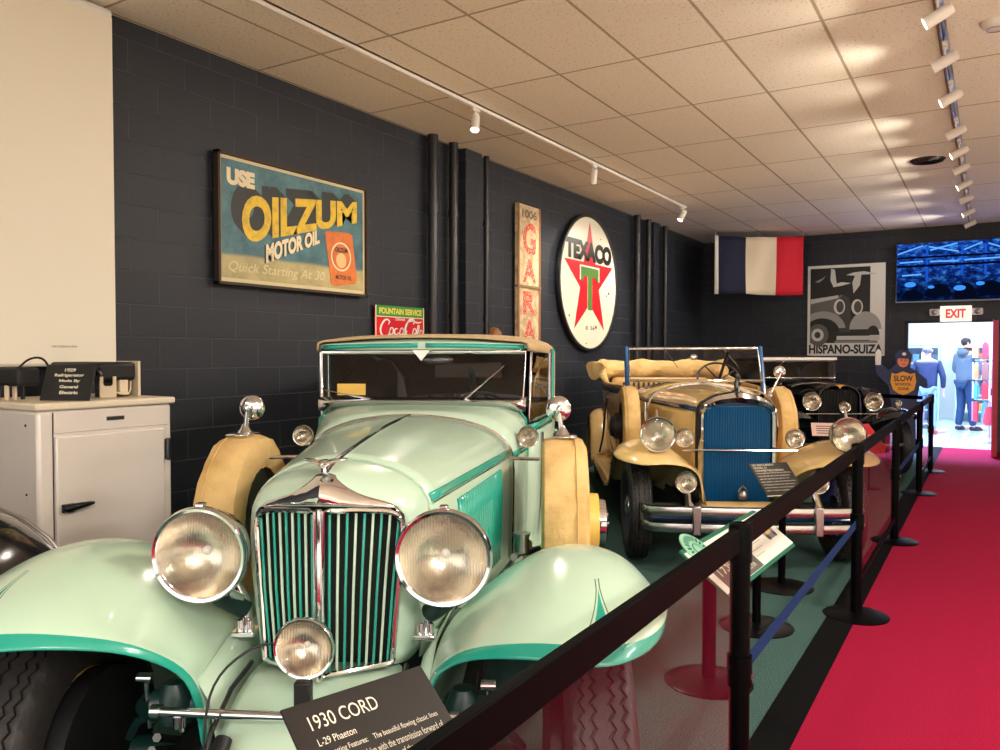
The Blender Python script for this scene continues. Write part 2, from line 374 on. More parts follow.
def tire(parent, c, R, W, hubm, side, rimm, spokes=True, white=False, steer=0):
    """wheel in the y-z plane, axle along x; side=+1 outer face toward +x"""
    n = 120; cols = []
    hw = W / 2
    prof = [(-hw * .55, R * .60), (-hw * .95, R * .70), (-hw, R * .82), (-hw * .93, R * .93), (-hw * .78, R * .985)]
    edges = [-.62, -.56, -.34, -.28, -.06, .06, .28, .34, .56, .62]
    tread = []
    for k, e in enumerate(edges):
        tread.append((e * hw, R if (k % 2 == 0) else R - .002, True))
    rows = []
    for i in range(n):
        a = 2 * PI * i / n; z = .006 if i % 2 else -.006; row = []
        for (x, r) in prof: row.append((x, r + (.004 if i % 4 < 2 and r > R * .9 else 0)))
        pts = [-.70, -.62, -.60, -.54, -.52, -.30, -.28, -.22, -.20, -.02, .02, .20, .22, .28, .30, .52, .54, .60, .62, .70]
        grv = {-.60, -.54, -.28, -.22, .22, .28, .54, .60}
        for p in pts: row.append((p * hw + z, R - .009 if p in grv else R))
        for (x, r) in prof[::-1]: row.append((-x, r + (.004 if i % 4 < 2 and r > R * .9 else 0)))
        rows.append([Vector((x, r * math.cos(a), r * math.sin(a))) for x, r in row])
    t = G().grid(rows, cv=True).build('tire', M_rubber, parent, angle=30)
    t.location = c; t.rotation_euler = (0, 0, steer)
    s = side
    G().lathe([(R * .60, -hw * .6), (R * .66, -hw * .62), (R * .66, -hw * .45), (R * .58, -hw * .3), (R * .58, hw * .3), (R * .66, hw * .45), (R * .66, hw * .62), (R * .60, hw * .6), (R * .55, hw * .3), (R * .55, -hw * .3), (R * .60, -hw * .6)], axis=(1, 0, 0), n=40).build('rim', rimm, t)
    G().lathe([(.0, s * (hw * 1.0)), (.05, s * hw * .98), (.085, s * hw * .8), (.09, s * hw * .4), (.09, -s * hw * .5), (0, -s * hw * .5)], axis=(1, 0, 0), n=24).build('hub_cap', hubm, t)
    if spokes:
        g = G()
        for k in range(32):
            a = 2 * PI * k / 32; b = a + (.12 if k % 2 else -.12); x0 = s * hw * (.6 if k % 2 else -.3)
            g.tube([(x0, .085 * math.cos(b), .085 * math.sin(b)), (0, R * .57 * math.cos(a), R * .57 * math.sin(a))], .004, 5)
        g.build('spokes', rimm, t)
    return t

def headlight(parent, c, r, shellm=M_chrome, name='headlight', stem=None, depth=1.0, bullet=True):
    """faces local -y"""
    c = Vector(c); D = depth
    prof = [(.0, r * 1.25 * D), (r * .3, r * 1.2 * D), (r * .62, r * .95 * D), (r * .86, r * .5 * D), (r * .95, r * .1 * D), (r * .97, -.0)]
    h = G().lathe([(a, b) for a, b in prof], c, (0, 1, 0), 40)
    if stem: h.tube([c + Vector((0, r * .5, -r * .8)), Vector(stem)], [r * .14, r * .10], 10)
    h = h.build(name, shellm, parent)
    G().lathe([(r * .90, r * .02), (r * .97, r * .04), (r * 1.0, -.0), (r * 1.0, -r * .10), (r * .96, -r * .17), (r * .90, -r * .15), (r * .88, -r * .10)], c, (0, 1, 0), 48).build('lamp_rim', M_chrome, h)
    G().lathe([(r * .89, -r * .05), (r * .8, r * .12), (r * .6, r * .36), (r * .35, r * .52), (r * .1, r * .6), (0, r * .6)], c, (0, 1, 0), 40).build('reflector', M_reflector, h)
    G().ell(c + Vector((0, r * .32, 0)), r * .10, r * .12, r * .10).build('bulb', M_bulb, h)
    G().lathe([(0, -r * .24), (r * .3, -r * .22), (r * .6, -r * .175), (r * .89, -r * .11)], c, (0, 1, 0), 40).build('lens', M_lens, h)
    return h

FR = [  # right hand front fender: inner -> outer columns; rows lip -> running board
 [(.310, -.20, .650), (.365, -.30, .745), (.44, -.37, .797), (.53, -.43, .822), (.63, -.475, .837), (.745, -.50, .828), (.83, -.45, .832), (.905, -.34, .836), (.935, -.18, .84)],
 [(.309, -.185, .662), (.360, -.285, .765), (.438, -.355, .820), (.53, -.415, .846), (.63, -.455, .862), (.745, -.475, .855), (.84, -.43, .858), (.915, -.325, .862), (.945, -.17, .865)],
 [(.306, -.15, .672), (.365, -.24, .80), (.445, -.30, .868), (.54, -.35, .905), (.64, -.38, .922), (.745, -.395, .922), (.835, -.36, .908), (.905, -.27, .888), (.94, -.14, .872)],
 [(.303, -.09, .684), (.37, -.12, .83), (.46, -.14, .905), (.54, -.16, .945), (.64, -.18, .967), (.74, -.19, .974), (.83, -.17, .955), (.90, -.13, .918), (.937, -.06, .868)],
 [(.300, .0, .70), (.38, .0, .83), (.47, .02, .912), (.54, .0, .950), (.635, .0, .978), (.73, .0, .988), (.815, .0, .972), (.885, .0, .930), (.93, .02, .855)],
 [(.305, .18, .70), (.38, .19, .81), (.47, .20, .885), (.55, .20, .922), (.64, .20, .948), (.73, .20, .955), (.815, .20, .94), (.885, .19, .895), (.925, .18, .815)],
 [(.34, .42, .66), (.40, .42, .73), (.48, .42, .785), (.56, .42, .82), (.64, .42, .845), (.73, .42, .852), (.815, .42, .835), (.88, .41, .785), (.915, .39, .70)],
 [(.38, .65, .56), (.44, .65, .60), (.50, .65, .635), (.57, .65, .66), (.65, .65, .68), (.73, .65, .685), (.81, .65, .665), (.875, .63, .62), (.905, .61, .54)],
 [(.42, .88, .44), (.46, .88, .46), (.52, .88, .475), (.59, .88, .49), (.66, .88, .50), (.73, .88, .50), (.81, .88, .485), (.87, .86, .45), (.90, .84, .39)],
 [(.46, 1.15, .365), (.49, 1.15, .37), (.54, 1.15, .375), (.60, 1.15, .378), (.67, 1.15, .378), (.74, 1.15, .376), (.81, 1.15, .372), (.87, 1.15, .36), (.895, 1.15, .32)],
 [(.50, 1.5, .36), (.52, 1.5, .36), (.56, 1.5, .36), (.61, 1.5, .36), (.67, 1.5, .36), (.74, 1.5, .36), (.81, 1.5, .36), (.87, 1.5, .35), (.895, 1.5, .31)],
 [(.56, 3.2, .36), (.58, 3.2, .36), (.60, 3.2, .36), (.64, 3.2, .36), (.69, 3.2, .36), (.75, 3.2, .36), (.81, 3.2, .36), (.87, 3.2, .35), (.895, 3.2, .31)],
]
for _k, _r in enumerate(FR):
    x0, y0, z0 = _r[0]
    if _k == 0: _r.insert(0, (.302, -.20, .46))
    elif _k == 1: _r[0] = (.296, -.185, .652); _r.insert(0, (.280, -.185, .46))
    else:
        _r.insert(0, (x0 - .012, y0, max(z0 - .15, .33)))
    if 2 <= _k <= 5:
        for _c, _d in ((2, .055), (3, .04), (4, .02)):
            x, y, z = _r[_c]; _r[_c] = (x, y, z - _d)
def fenders(parent, fm, lipm, f=lambda p: p, rear_y=3.85, wheel_r=.38, rows=FR):
    for s in (-1, 1):
        R = [[f(p) for p in r] for r in rows]
        R = [[(x * s, y, z) for x, y, z in r] for r in R]
        G().grid(R, mf=lambda i, j: 1 if i == 0 else 0).build('front_fender', [fm, lipm], parent, sub=2, solid=.008)
        # rear fender
        rr = []
        for k in range(13):
            a = PI * (k / 12) * 1.02
            y = rear_y - math.cos(a) * (wheel_r + .14); z = .33 + math.sin(a) * (wheel_r + .16)
            rr.append([(s * x, y + (0), z - dz) for x, dz in ((.58, .0), (.64, -.01), (.72, -.012), (.80, 0), (.87, .04), (.90, .11))])
        G().grid(rr).build('rear_fender', fm, parent, sub=1, solid=.008)

def section_grid(secs, n=33):
    """secs: [(y, halfprofile)] -> rows of full smoothed sections"""
    rows = []
    for y, h in secs:
        f = full(h); rows.append([(x, y, z) for x, z in resample(f, n)])
    return rows

def spare(parent, c, side, coverm, R=.375, W=.20, rimm=None):
    c = Vector(c); hw = W / 2; s = side
    prof = [(R * .62, s * hw * .95), (R * .75, s * hw * 1.05), (R * .90, s * hw * 1.02), (R * .985, s * hw * .86), (R * 1.01, s * hw * .5), (R * 1.015, 0), (R * 1.01, -s * hw * .5), (R * .985, -s * hw * .86), (R * .9, -s * hw * 1.0), (R * .62, -s * hw * .9)]
    n = 64; rows = []
    for (r, h) in prof:
        row = []
        for k in range(n):
            a = 2 * PI * k / n; rr = r + .004 * math.sin(a * 9 + h * 40) * (r > R * .8) + .003 * math.sin(a * 23)
            row.append(c + Vector((h, rr * math.cos(a), rr * math.sin(a))))
        rows.append(row)
    sp = G().grid(rows, cu=True).build('spare_wheel_cover', coverm, parent)
    seam = [c + Vector((s * hw * .5, R * 1.022 * math.cos(a), R * 1.022 * math.sin(a))) for a in [2 * PI * k / 48 for k in range(48)]]
    G().tube(seam, .0035, 5, closed=True).build('cover_seam', coverm, sp)
    G().lathe([(R * .64, s * (hw - .015)), (R * .60, s * (hw - .005)), (R * .54, s * (hw - .012)), (R * .36, s * (hw - .02)), (R * .28, s * (hw - .03))], c, (1, 0, 0), 40).build('spare_rim', rimm or M_yellow, sp)
    G().lathe([(R * .30, s * (hw - .02)), (R * .28, s * (hw + .05)), (R * .26, s * (hw + .085)), (R * .1, s * (hw + .10)), (0, s * (hw + .10))], c, (1, 0, 0), 32).build('spare_hub', M_chrome if rimm is None else rimm, sp)
    G().lathe([(R * .34, s * (hw + .0)), (R * .33, s * (hw + .055)), (R * .27, s * (hw + .055))], c, (1, 0, 0), 32).build('spare_hub_flange', rimm or M_yellow, sp)
    G().lathe([(R * .6, -s * hw * .7), (0, -s * hw * .6)], c, (1, 0, 0), 32).build('wheel_back', M_dchrome, sp)
    return sp

def mirror_on(parent, base, top, r, name='side_mirror'):
    base = Vector(base); top = Vector(top)
    m = G().tube([base, lerp(base, top, .45), top], [.014, .011, .009], 10).lathe([(.035, 0), (.036, .01), (.022, .03), (.012, .05)], base - Vector((0, 0, .01)), (0, 0, 1), 20)
    m.ell(top + Vector((0, -.01, 0)), .013, .013, .02)
    m = m.build(name, M_chrome, parent)
    G().lathe([(0, .0), (r * .6, -.003), (r * .92, -.012), (r, -.02), (r, -.034), (r * .9, -.03)], top + Vector((0, .03, 0)), (0, -1, 0), 32).build('mirror_shell', M_chrome, m)
    G().lathe([(0, .031), (r * .9, .031), (r * .9, .028)], top + Vector((0, .03, 0)), (0, 1, 0), 32).build('mirror_glass', M_satin, m)
    return m

def windshield(parent, y0, y1, w0, w1, z0, z1, fm, t=.018, glass=M_glass, wip=True, thick=.02, up=1):
    pts = [(-w0, y0, z0), (-w1, y1, z1), (w1, y1, z1), (w0, y0, z0)]
    g = G().tube(pts, t, 10, closed=True)
    w = g.build('windshield_frame', fm, parent, angle=60)
    e = .004
    gl = G(); gl.add([(-w0, y0 - e, z0), (w0, y0 - e, z0), (w1, y1 - e, z1), (-w1, y1 - e, z1), (-w0, y0 + e, z0), (w0, y0 + e, z0), (w1, y1 + e, z1), (-w1, y1 + e, z1)], [(0, 1, 2, 3), (4, 7, 6, 5), (0, 4, 5, 1), (2, 6, 7, 3), (0, 3, 7, 4), (1, 5, 6, 2)])
    gl.build('windshield_glass', glass, w, smooth=False)
    return w

def steering(parent, c, r, m):
    c = Vector(c); ax = Vector((0, -.75, .55)).normalized(); u = Vector((1, 0, 0)); v = ax.cross(u)
    g = G().tube([c + (u * math.cos(a) + v * math.sin(a)) * r for a in [2 * PI * k / 40 for k in range(40)]], .011, 8, closed=True)
    for k in range(4):
        a = 2 * PI * k / 4 + .6; g.tube([c, c + (u * math.cos(a) + v * math.sin(a)) * r], .007, 6)
    g.tube([c, c + ax * .5], .016, 8)
    return g.build('steering_wheel', m, parent)

def seat(parent, y, w, m, name='bench_seat', z=.62, zt=1.12):
    G().box(-w, w, y, y + .5, z - .3, z).build(name, m, parent, bevel=.05)
    G().box(-w, w, y + .45, y + .62, z - .1, zt).build('seat_back', m, parent, bevel=.06)

# ------------------------------------------------------------ the pale green car
c1 = thing('vintage_convertible_car', 'pale mint green 1930 convertible car with teal trim and big round headlights, nearest the camera', 'car', (-1.621, 1.704, 0), HEAD)
# grille outline (half), V in plan
def goy(x): return -.115 * (1 - abs(x) / .22)
g_half = smooth_pl([(0, 1.112), (.10, 1.102), (.185, 1.092), (.216, 1.070), (.222, 1.02), (.205, .85), (.185, .640)], 1)
r_half = smooth_pl([(0, 1.214), (.10, 1.200), (.185, 1.172), (.250, 1.125), (.276, 1.06), (.272, .85), (.238, .63)], 1)
NG = 41
gring = [(x, goy(x) + .005, z) for x, z in resample(full(g_half), NG)]
rring = [(x, .15, z) for x, z in resample(full(r_half), NG)]
def shell_pt(s, u):
    i = min(int(u * (NG - 1)), NG - 2); t = u * (NG - 1) - i
    a = Vector(gring[i]).lerp(Vector(gring[i + 1]), t); b = Vector(rring[i]).lerp(Vector(rring[i + 1]), t)
    p = a.lerp(b, s); bul = math.sin(PI * s); wc = math.exp(-(p.x / .07) ** 2)
    p.z = lerp(a.z, b.z, s ** lerp(.62, .25, wc)); p.x = lerp(a.x, b.x, s ** .7)
    cx = Vector((p.x, 0, p.z - .85)); cx.normalize()
    return p + cx * (.006 * bul) + Vector((0, -.012 * bul, 0))
G().grid([[shell_pt(k / 8, j / (NG - 1)) for j in range(NG)] for k in range(9)]).build('radiator_shell', M_green, c1, solid=.004)
# chrome cap on the nose
rows = []
for k in range(13):
    s = (k / 12) ** 1.6 * .30; w = .17 * (1 - s / .30) ** 2.6 + .020 + .01 * (1 - s / .3)
    rows.append([shell_pt(s, .5 + q * w) + Vector((0, -.005, .003)) for q in [-1, -.75, -.5, -.25, -.08, 0, .08, .25, .5, .75, 1]])
G().grid(rows).build('nose_cap', M_chrome, c1, solid=.003)
# grille: two chrome frames, core, bars
gr = G().box(-.2, .2, .05, .07, .63, 1.09).build('radiator_core', M_void, c1, smooth=False)
for s in (-1, 1):
    fr = [(s * .008, 1.098), (s * .10, 1.092), (s * .180, 1.083), (s * .208, 1.062), (s * .214, 1.02), (s * .200, .85), (s * .187, .672), (s * .186, .652), (s * .178, .648), (s * .09, .645), (s * .008, .642)]
    fr = smooth_pl(fr, 1)
    f = G().tube([(x, goy(x) - .004, z) for x, z in fr], .0085, 8, closed=True).build('grille_frame', M_chrome, c1)
    for k in range(9):
        t = (k + .55) / 9.3; xt = s * (.214 - .206 * t); xb = s * (.180 - .172 * t)
        zt = 1.085 if t > .12 else 1.06
        G().tube([(xb, goy(xb) + .008, .650), (lerp(xb, xt, .5), goy(xb) + .006, .86), (xt, goy(xt) + .008, zt)], .0040, 8).build('grille_bar', M_teal if k % 2 == 0 else M_green, f)
G().tube([(0, -.118, .63), (0, -.122, .86), (0, -.118, 1.105)], .009, 8).build('grille_divider', M_chrome, c1)
# winged ornament
o = G().ell((0, -.005, 1.225), .014, .045, .012)
for s in (-1, 1):
    o.grid([[(s * .008, -.03, 1.226), (s * .03, -.02, 1.232), (s * .058, .0, 1.236)], [(s * .008, .0, 1.232), (s * .03, .006, 1.238), (s * .062, .015, 1.238)], [(s * .008, .03, 1.228), (s * .03, .028, 1.233), (s * .05, .03, 1.236)]])
o.tube([(0, .0, 1.2), (0, 0, 1.23)], .01, 8)
o.xf(Matrix.Translation((0, -.055, -.002)))
o.build('hood_ornament', M_chrome, c1, solid=.003)
# hood
hr = [(0, 1.24), (.14, 1.234), (.30, 1.205), (.41, 1.155), (.462, 1.098), (.478, 1.03), (.476, .8), (.470, .58)]
hf = [(x, z) for x, z in [(0, 1.214), (.10, 1.200), (.185, 1.172), (.250, 1.125), (.276, 1.06), (.272, .85), (.238, .60)]]
hr = smooth_pl(hr, 1); hf = smooth_pl(hf, 1)
A = resample(full(hf), 41); B = resample(full(hr), 41)
rows = []
for k in range(15):
    t = k / 14; e = t ** .85
    rows.append([(lerp(a[0], b[0], e), lerp(.148, 1.41, t), lerp(a[1], b[1], e) + .010 * math.sin(PI * t) * (1 - abs(j - 20) / 20) * 1.2) for j, (a, b) in enumerate(zip(A, B))])
HOOD = rows
G().grid(rows).build('hood', M_green, c1, solid=.004)
G().tube([shell_pt(q, .5) + Vector((0, 0, .002)) for q in (.3, .5, .75)] + [Vector(r[20]) + Vector((0, 0, .004)) for r in rows], .008, 8).build('hood_hinge', M_chrome, c1)
G().tube([Vector((p[0] * 1.004, 1.413, p[2] + .004)) for p in HOOD[-1]], .0085, 8).build('hood_rear_strip', M_chrome, c1)
G().tube([Vector((HOOD[0][j][0] * 1.003, .15, HOOD[0][j][2] + .001)) for j in range(3, 38)], .0018, 6).build('shell_seam', M_green, c1)
for s in (-1, 1):
    J = 20 + s * 11 if True else 0
    def side_pt(y, z):   # point on the hood side
        k = (y - .148) / (1.41 - .148) * 14; i = min(int(k), 13); t = k - i
        prof = [Vector(HOOD[i][j]).lerp(Vector(HOOD[i + 1][j]), t) for j in range(41)]
        prof = prof[20:] if s > 0 else prof[:21][::-1]
        for a, b in zip(prof, prof[1:]):
            if (a.z - z) * (b.z - z) <= 0 and abs(a.x) > .2:
                q = (a.z - z) / max(a.z - b.z, 1e-6); return a.lerp(b, q)
        return prof[-1]
    mr = []
    for k in range(12):
        y = lerp(.165, 1.40, k / 11); z = lerp(1.088, 1.080, k / 11)
        mr.append([side_pt(y, z + dz) + Vector((s * .004, 0, .002)) for dz in (.013, .005, -.005, -.013)])
    G().grid(mr).build('belt_molding', M_teal, c1, solid=.004)
    G().tube([r[3] + Vector((s * .002, 0, -.004)) for r in mr], .003, 6).build('molding_bead', M_chrome, c1)
    lr = []
    for z in [1.04, .95, .85, .75, .66]:
        lr.append([side_pt(lerp(.42, 1.12, k / 84), z) + Vector((s * (.004 + .009 * (k % 4 in (1, 2))), 0, 0)) for k in range(85)])
    G().grid(lr).build('louver_panel', M_teal, c1, solid=.003, angle=20)
# cowl
cw = []
for y, w, zt, zm, zs in ((1.415, .478, 1.243, 1.195, 1.105), (1.55, .500, 1.262, 1.235, 1.155), (1.70, .525, 1.275, 1.262, 1.20), (1.80, .540, 1.278, 1.272, 1.235)):
    h = smooth_pl([(0, zt), (w * .4, zt - .003), (w * .75, zm), (w * .96, zs), (w, zs - .07), (w, .8), (w * .98, .5)], 1)
    cw.append((y, h))
G().grid(section_grid(cw, 41)).build('cowl', M_green, c1, solid=.004)
G().tube([(x, 1.79, z + .006) for x, z in resample(full(cw[-1][1]), 41)[8:33]], .005, 6).build('cowl_teal_stripe', M_teal, c1)
for s in (-1, 1):
    G().grid([[(s * (.484 + (y - 1.42) * .15), y, z) for z in (1.075, 1.045)] for y in (1.425, 1.55, 1.7, 1.82)]).build('cowl_side_stripe', M_teal, c1, solid=.006)
# body tub
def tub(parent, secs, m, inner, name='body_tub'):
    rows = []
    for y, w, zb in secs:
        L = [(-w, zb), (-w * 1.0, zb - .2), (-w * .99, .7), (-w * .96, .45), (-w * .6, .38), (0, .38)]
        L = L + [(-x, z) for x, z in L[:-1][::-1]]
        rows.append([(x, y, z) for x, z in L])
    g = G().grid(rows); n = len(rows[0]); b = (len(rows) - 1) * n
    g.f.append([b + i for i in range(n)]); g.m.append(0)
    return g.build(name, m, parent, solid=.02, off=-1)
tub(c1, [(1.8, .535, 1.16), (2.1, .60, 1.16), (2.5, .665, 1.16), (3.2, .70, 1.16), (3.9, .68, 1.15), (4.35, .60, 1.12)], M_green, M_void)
for s in (-1, 1):
    ys = [(1.82, .545), (2.1, .606), (2.5, .671), (3.2, .706), (3.9, .686)]
    G().grid([[(s * w, y, z) for z in (1.165, 1.125)] for y, w in ys]).build('body_stripe', M_teal, c1, solid=.006)
    G().box(s * .618 - .004, s * .618 + .004, 2.14, 2.17, .5, 1.1).build('door_edge', M_dteal, c1, smooth=False)
    G().tube([(s * .70, 3.0, 1.03), (s * .74, 2.99, 1.03), (s * .74, 2.9, 1.03)], .01, 8).build('door_handle', M_chrome, c1)
G().box(-.5, .5, 1.82, 1.86, .85, 1.20).build('dashboard', M_blackm, c1, smooth=False)
seat(c1, 2.5, .55, M_dleather); seat(c1, 3.5, .55, M_dleather)
steering(c1, (.26, 2.12, 1.15), .20, M_blackm)
# windshield
w = windshield(c1, 1.79, 1.845, .515, .530, 1.285, 1.545, M_chrome, .019)
G().grid([[(x, 1.772, 1.272 - .03 * (x / .53) ** 4), (x, 1.762, 1.288 - .012 * (x / .53) ** 4), (x, 1.78, 1.303)] for x in [-.53 + 1.06 * k / 12 for k in range(13)]]).build('windshield_base', M_chrome, w, solid=.01)
for s, x0, z0 in ((-1, -.26, 1.305), (1, .22, 1.315)):
    G().tube([(x0, 1.77, 1.30), (x0 + (-.24 if s < 0 else .20), 1.775, 1.345 if s < 0 else 1.47)], [.006, .003], 6).build('wiper', M_chrome, w)
# header
hd = G().grid([[(x, 1.80 + .06 * (x / .55) ** 2, 1.545), (x, 1.785 + .06 * (x / .55) ** 2, 1.555), (x, 1.785 + .06 * (x / .55) ** 2, 1.592 - .012 * (x / .55) ** 2), (x, 1.82 + .06 * (x / .55) ** 2, 1.612 - .02 * (x / .55) ** 2)] for x in [-.555 + 1.11 * k / 24 for k in range(25)]]).build('windshield_header', M_green, c1, solid=.012)
for s in (-1, 1):
    G().grid([[(s * x, 1.779 + .06 * (x / .55) ** 2, z - .012 * (x / .55) ** 2) for z in (1.563, 1.586)] for x in [.02 + .50 * k / 12 for k in range(13)]]).build('header_panel', M_teal, hd, solid=.004)
G().prism([(-.045, 0), (.045, 0), (.0, -.055)], 0, .006).xf(Matrix.Translation((0, 1.765, 1.55)) @ Matrix.Rotation(rad(90), 4, 'X')).build('header_badge', M_white, hd, smooth=False)
G().ell((.06, 1.90, 1.50), .09, .02, .028).build('rear_view_mirror', M_dchrome, c1)
# roof
rows = []
for y, w, zc, ze in ((1.80, .55, 1.625, 1.585), (1.95, .585, 1.635, 1.575), (2.3, .655, 1.645, 1.565), (3.0, .69, 1.65, 1.56), (3.7, .68, 1.64, 1.55), (4.2, .62, 1.60, 1.50), (4.45, .56, 1.45, 1.36), (4.55, .54, 1.2, 1.14)):
    h = smooth_pl([(0, zc), (w * .5, zc - .004), (w * .8, zc - .018), (w * .97, lerp(zc, ze, .6)), (w, ze), (w, ze - .03)], 1)
    rows.append((y, h))
G().grid(section_grid(rows, 33)).build('soft_top', M_canvas, c1, solid=.012, inner=M_void)  # inner face blackened to paint in the shade of the cabin
G().box(-.28, .28, 4.36, 4.38, 1.33, 1.46).build('rear_window', mat('rear_window', (120, 100, 80), .3), c1, bevel=.02)
for s in (-1, 1):
    q = G().tube([(s * .668, 2.48, 1.15), (s * .672, 2.48, 1.56)], .014, 8).build('door_post', M_teal, c1)
    f = G().tube([(s * .545, 1.88, 1.18), (s * .555, 1.90, 1.545), (s * .66, 2.44, 1.545), (s * .655, 2.44, 1.18)], .009, 8, closed=True).build('side_window_frame', M_chrome, c1, angle=60)
    G().add([(s * .547, 1.88, 1.18), (s * .557, 1.90, 1.545), (s * .658, 2.44, 1.545), (s * .653, 2.44, 1.18)], [(0, 1, 2, 3)]).build('side_window_glass', M_glass, f, smooth=False, solid=.004)
    G().grid([[(s * w, y, z) for z in (1.14, 1.3, 1.55)] for y, w in ((2.50, .672), (3.2, .70), (3.9, .68), (4.35, .60))]).build('side_curtain', M_canvas, c1, solid=.008, inner=M_void)  # curtain inside painted black for the cabin shade
# fenders with teal flash
mf = M_green.copy(); mf.name = 'fender_green'; nt = mf.node_tree; L = nt.links.new; b = nt.nodes['Principled BSDF']
tc = nt.nodes.new('ShaderNodeTexCoord'); sp = nt.nodes.new('ShaderNodeSeparateXYZ'); L(tc.outputs['Object'], sp.inputs[0])
def mth(op, a, bb=None):
    n = nt.nodes.new('ShaderNodeMath'); n.operation = op
    for i, q in enumerate((a, bb)):
        if q is None: continue
        if isinstance(q, (int, float)): n.inputs[i].default_value = q
        else: L(q, n.inputs[i])
    return n.outputs[0]
ax_ = mth('ABSOLUTE', sp.outputs[0]); dx = mth('ABSOLUTE', mth('SUBTRACT', ax_, .752))
wd = mth('MULTIPLY', mth('POWER', mth('MAXIMUM', mth('SUBTRACT', .945, sp.outputs[2]), 0), 1.3), .9)
front = mth('LESS_THAN', sp.outputs[1], -.2)
mask = mth('MULTIPLY', mth('LESS_THAN', dx, wd), front)
wd2 = mth('ADD', mth('MULTIPLY', wd, 1.3), .003); wd3 = mth('ADD', wd2, .003)
edge = mth('MULTIPLY', mth('MULTIPLY', mth('GREATER_THAN', dx, wd2), mth('LESS_THAN', dx, wd3)), mth('MULTIPLY', front, mth('LESS_THAN', sp.outputs[2], .955)))
mx = nt.nodes.new('ShaderNodeMix'); mx.data_type = 'RGBA'; L(mask, mx.inputs[0]); mx.inputs[6].default_value = rgb(186, 214, 190); mx.inputs[7].default_value = rgb(34, 158, 138)
mx2 = nt.nodes.new('ShaderNodeMix'); mx2.data_type = 'RGBA'; L(edge, mx2.inputs[0]); L(mx.outputs[2], mx2.inputs[6]); mx2.inputs[7].default_value = rgb(90, 120, 100)
L(mx2.outputs[2], b.inputs['Base Color'])
fenders(c1, mf, M_teal, rear_y=3.9)
for s in (-1, 1):    # inner splash panels beside the frame
    rows = [[(s * .31, -.19, .655), (s * .27, -.20, .60), (s * .235, -.22, .45), (s * .22, -.22, .25)],
            [(s * .305, .0, .70), (s * .27, .0, .66), (s * .235, .0, .5), (s * .22, .0, .25)],
            [(s * .31, .4, .68), (s * .30, .4, .66), (s * .28, .4, .5), (s * .26, .4, .25)],
            [(s * .40, .9, .5), (s * .38, .9, .5), (s * .36, .9, .42), (s * .34, .9, .25)]]
    G().grid(rows).build('splash_panel', M_green, c1, solid=.006)
    b0 = G().box(s * .27 - .035, s * .27 + .035, .02, .09, .695, .71)
    for q in (-.015, .015): b0.lathe([(.0, .03), (.010, .03), (.012, .0)], (s * .27 + q, .05, .71), (0, 0, 1), 12)
    b0.tube([(s * .27, .07, .70), (s * .275, .08, .78), (s * .30, .06, .85)], [.018, .014, .012], 10)
    b0.build('headlight_bracket', M_chrome, c1, bevel=.003)
# centre apron
rows = []
for y, z, w in ((.03, .632, .215), (-.14, .598, .225), (-.26, .545, .225), (-.34, .44, .225), (-.38, .30, .22), (-.38, .18, .21)):
    rows.append([(x * w, y - .05 * (1 - x * x), z + .012 * (1 - x * x)) for x in (-1, -.8, -.5, -.2, 0, .2, .5, .8, 1)])
G().grid(rows).build('front_apron', M_green, c1, sub=1, solid=.006)
for s in (-1, 1):
    G().tube([(s * .225, -.02, .64), (s * .235, -.15, .615), (s * .24, -.28, .55), (s * .24, -.37, .42), (s * .235, -.40, .25)], .007, 8).build('apron_trim', M_dchrome, c1)
    G().tube([(s * .195, -.30, .55), (s * .2, -.42, .47), (s * .2, -.43, .3)], .022, 10).build('frame_horn', M_blackm, c1)
# lamp bar, fog lamp, cable
lb = G().tube([(-.40, -.26, .60), (-.2, -.27, .60), (0, -.275, .60), (.2, -.27, .60), (.40, -.26, .60)], .0125, 12)
for s in (-1, 1):
    lb.lathe([(.018, -.012), (.018, .012)], (s * .39, -.26, .60), (1, 0, 0), 16, cap=True); lb.lathe([(.016, -.03), (.016, .0)], (s * .33, -.26, .59), (0, 0, 1), 12, cap=True)
    lb.tube([(s * .33, -.265, .58), (s * .33, -.25, .545)], .009, 8)
lb.build('lamp_bar', M_chrome, c1)
headlight(c1, (-.005, -.235, .765), .081, name='fog_lamp', stem=(.0, -.26, .62), depth=.75)
G().box(-.022, .022, -.28, -.25, .60, .69).build('fog_lamp_bracket', M_blackm, c1, bevel=.005)
G().tube(smooth_pl([(-.075, -.21, .77), (-.15, -.24, .765), (-.225, -.29, .70), (-.235, -.33, .60), (-.225, -.35, .50), (-.21, -.40, .3)], 2), .0035, 6).build('lamp_cable', M_blackm, c1)
# headlights
for s in (-1, 1):
    h = headlight(c1, (s * .342, -.09, .970), .136, stem=(s * .285, .06, .80))
    G().box(s * .342 - .012, s * .342 + .012, -.105, -.075, 1.098, 1.114).build('rim_latch', M_chrome, h, bevel=.003)
    G().tube([(s * .34, .0, .88), (s * .33, .04, .81), (s * .28, .08, .76)], [.05, .035, .03], 12).build('headlight_stalk', M_dteal, c1)
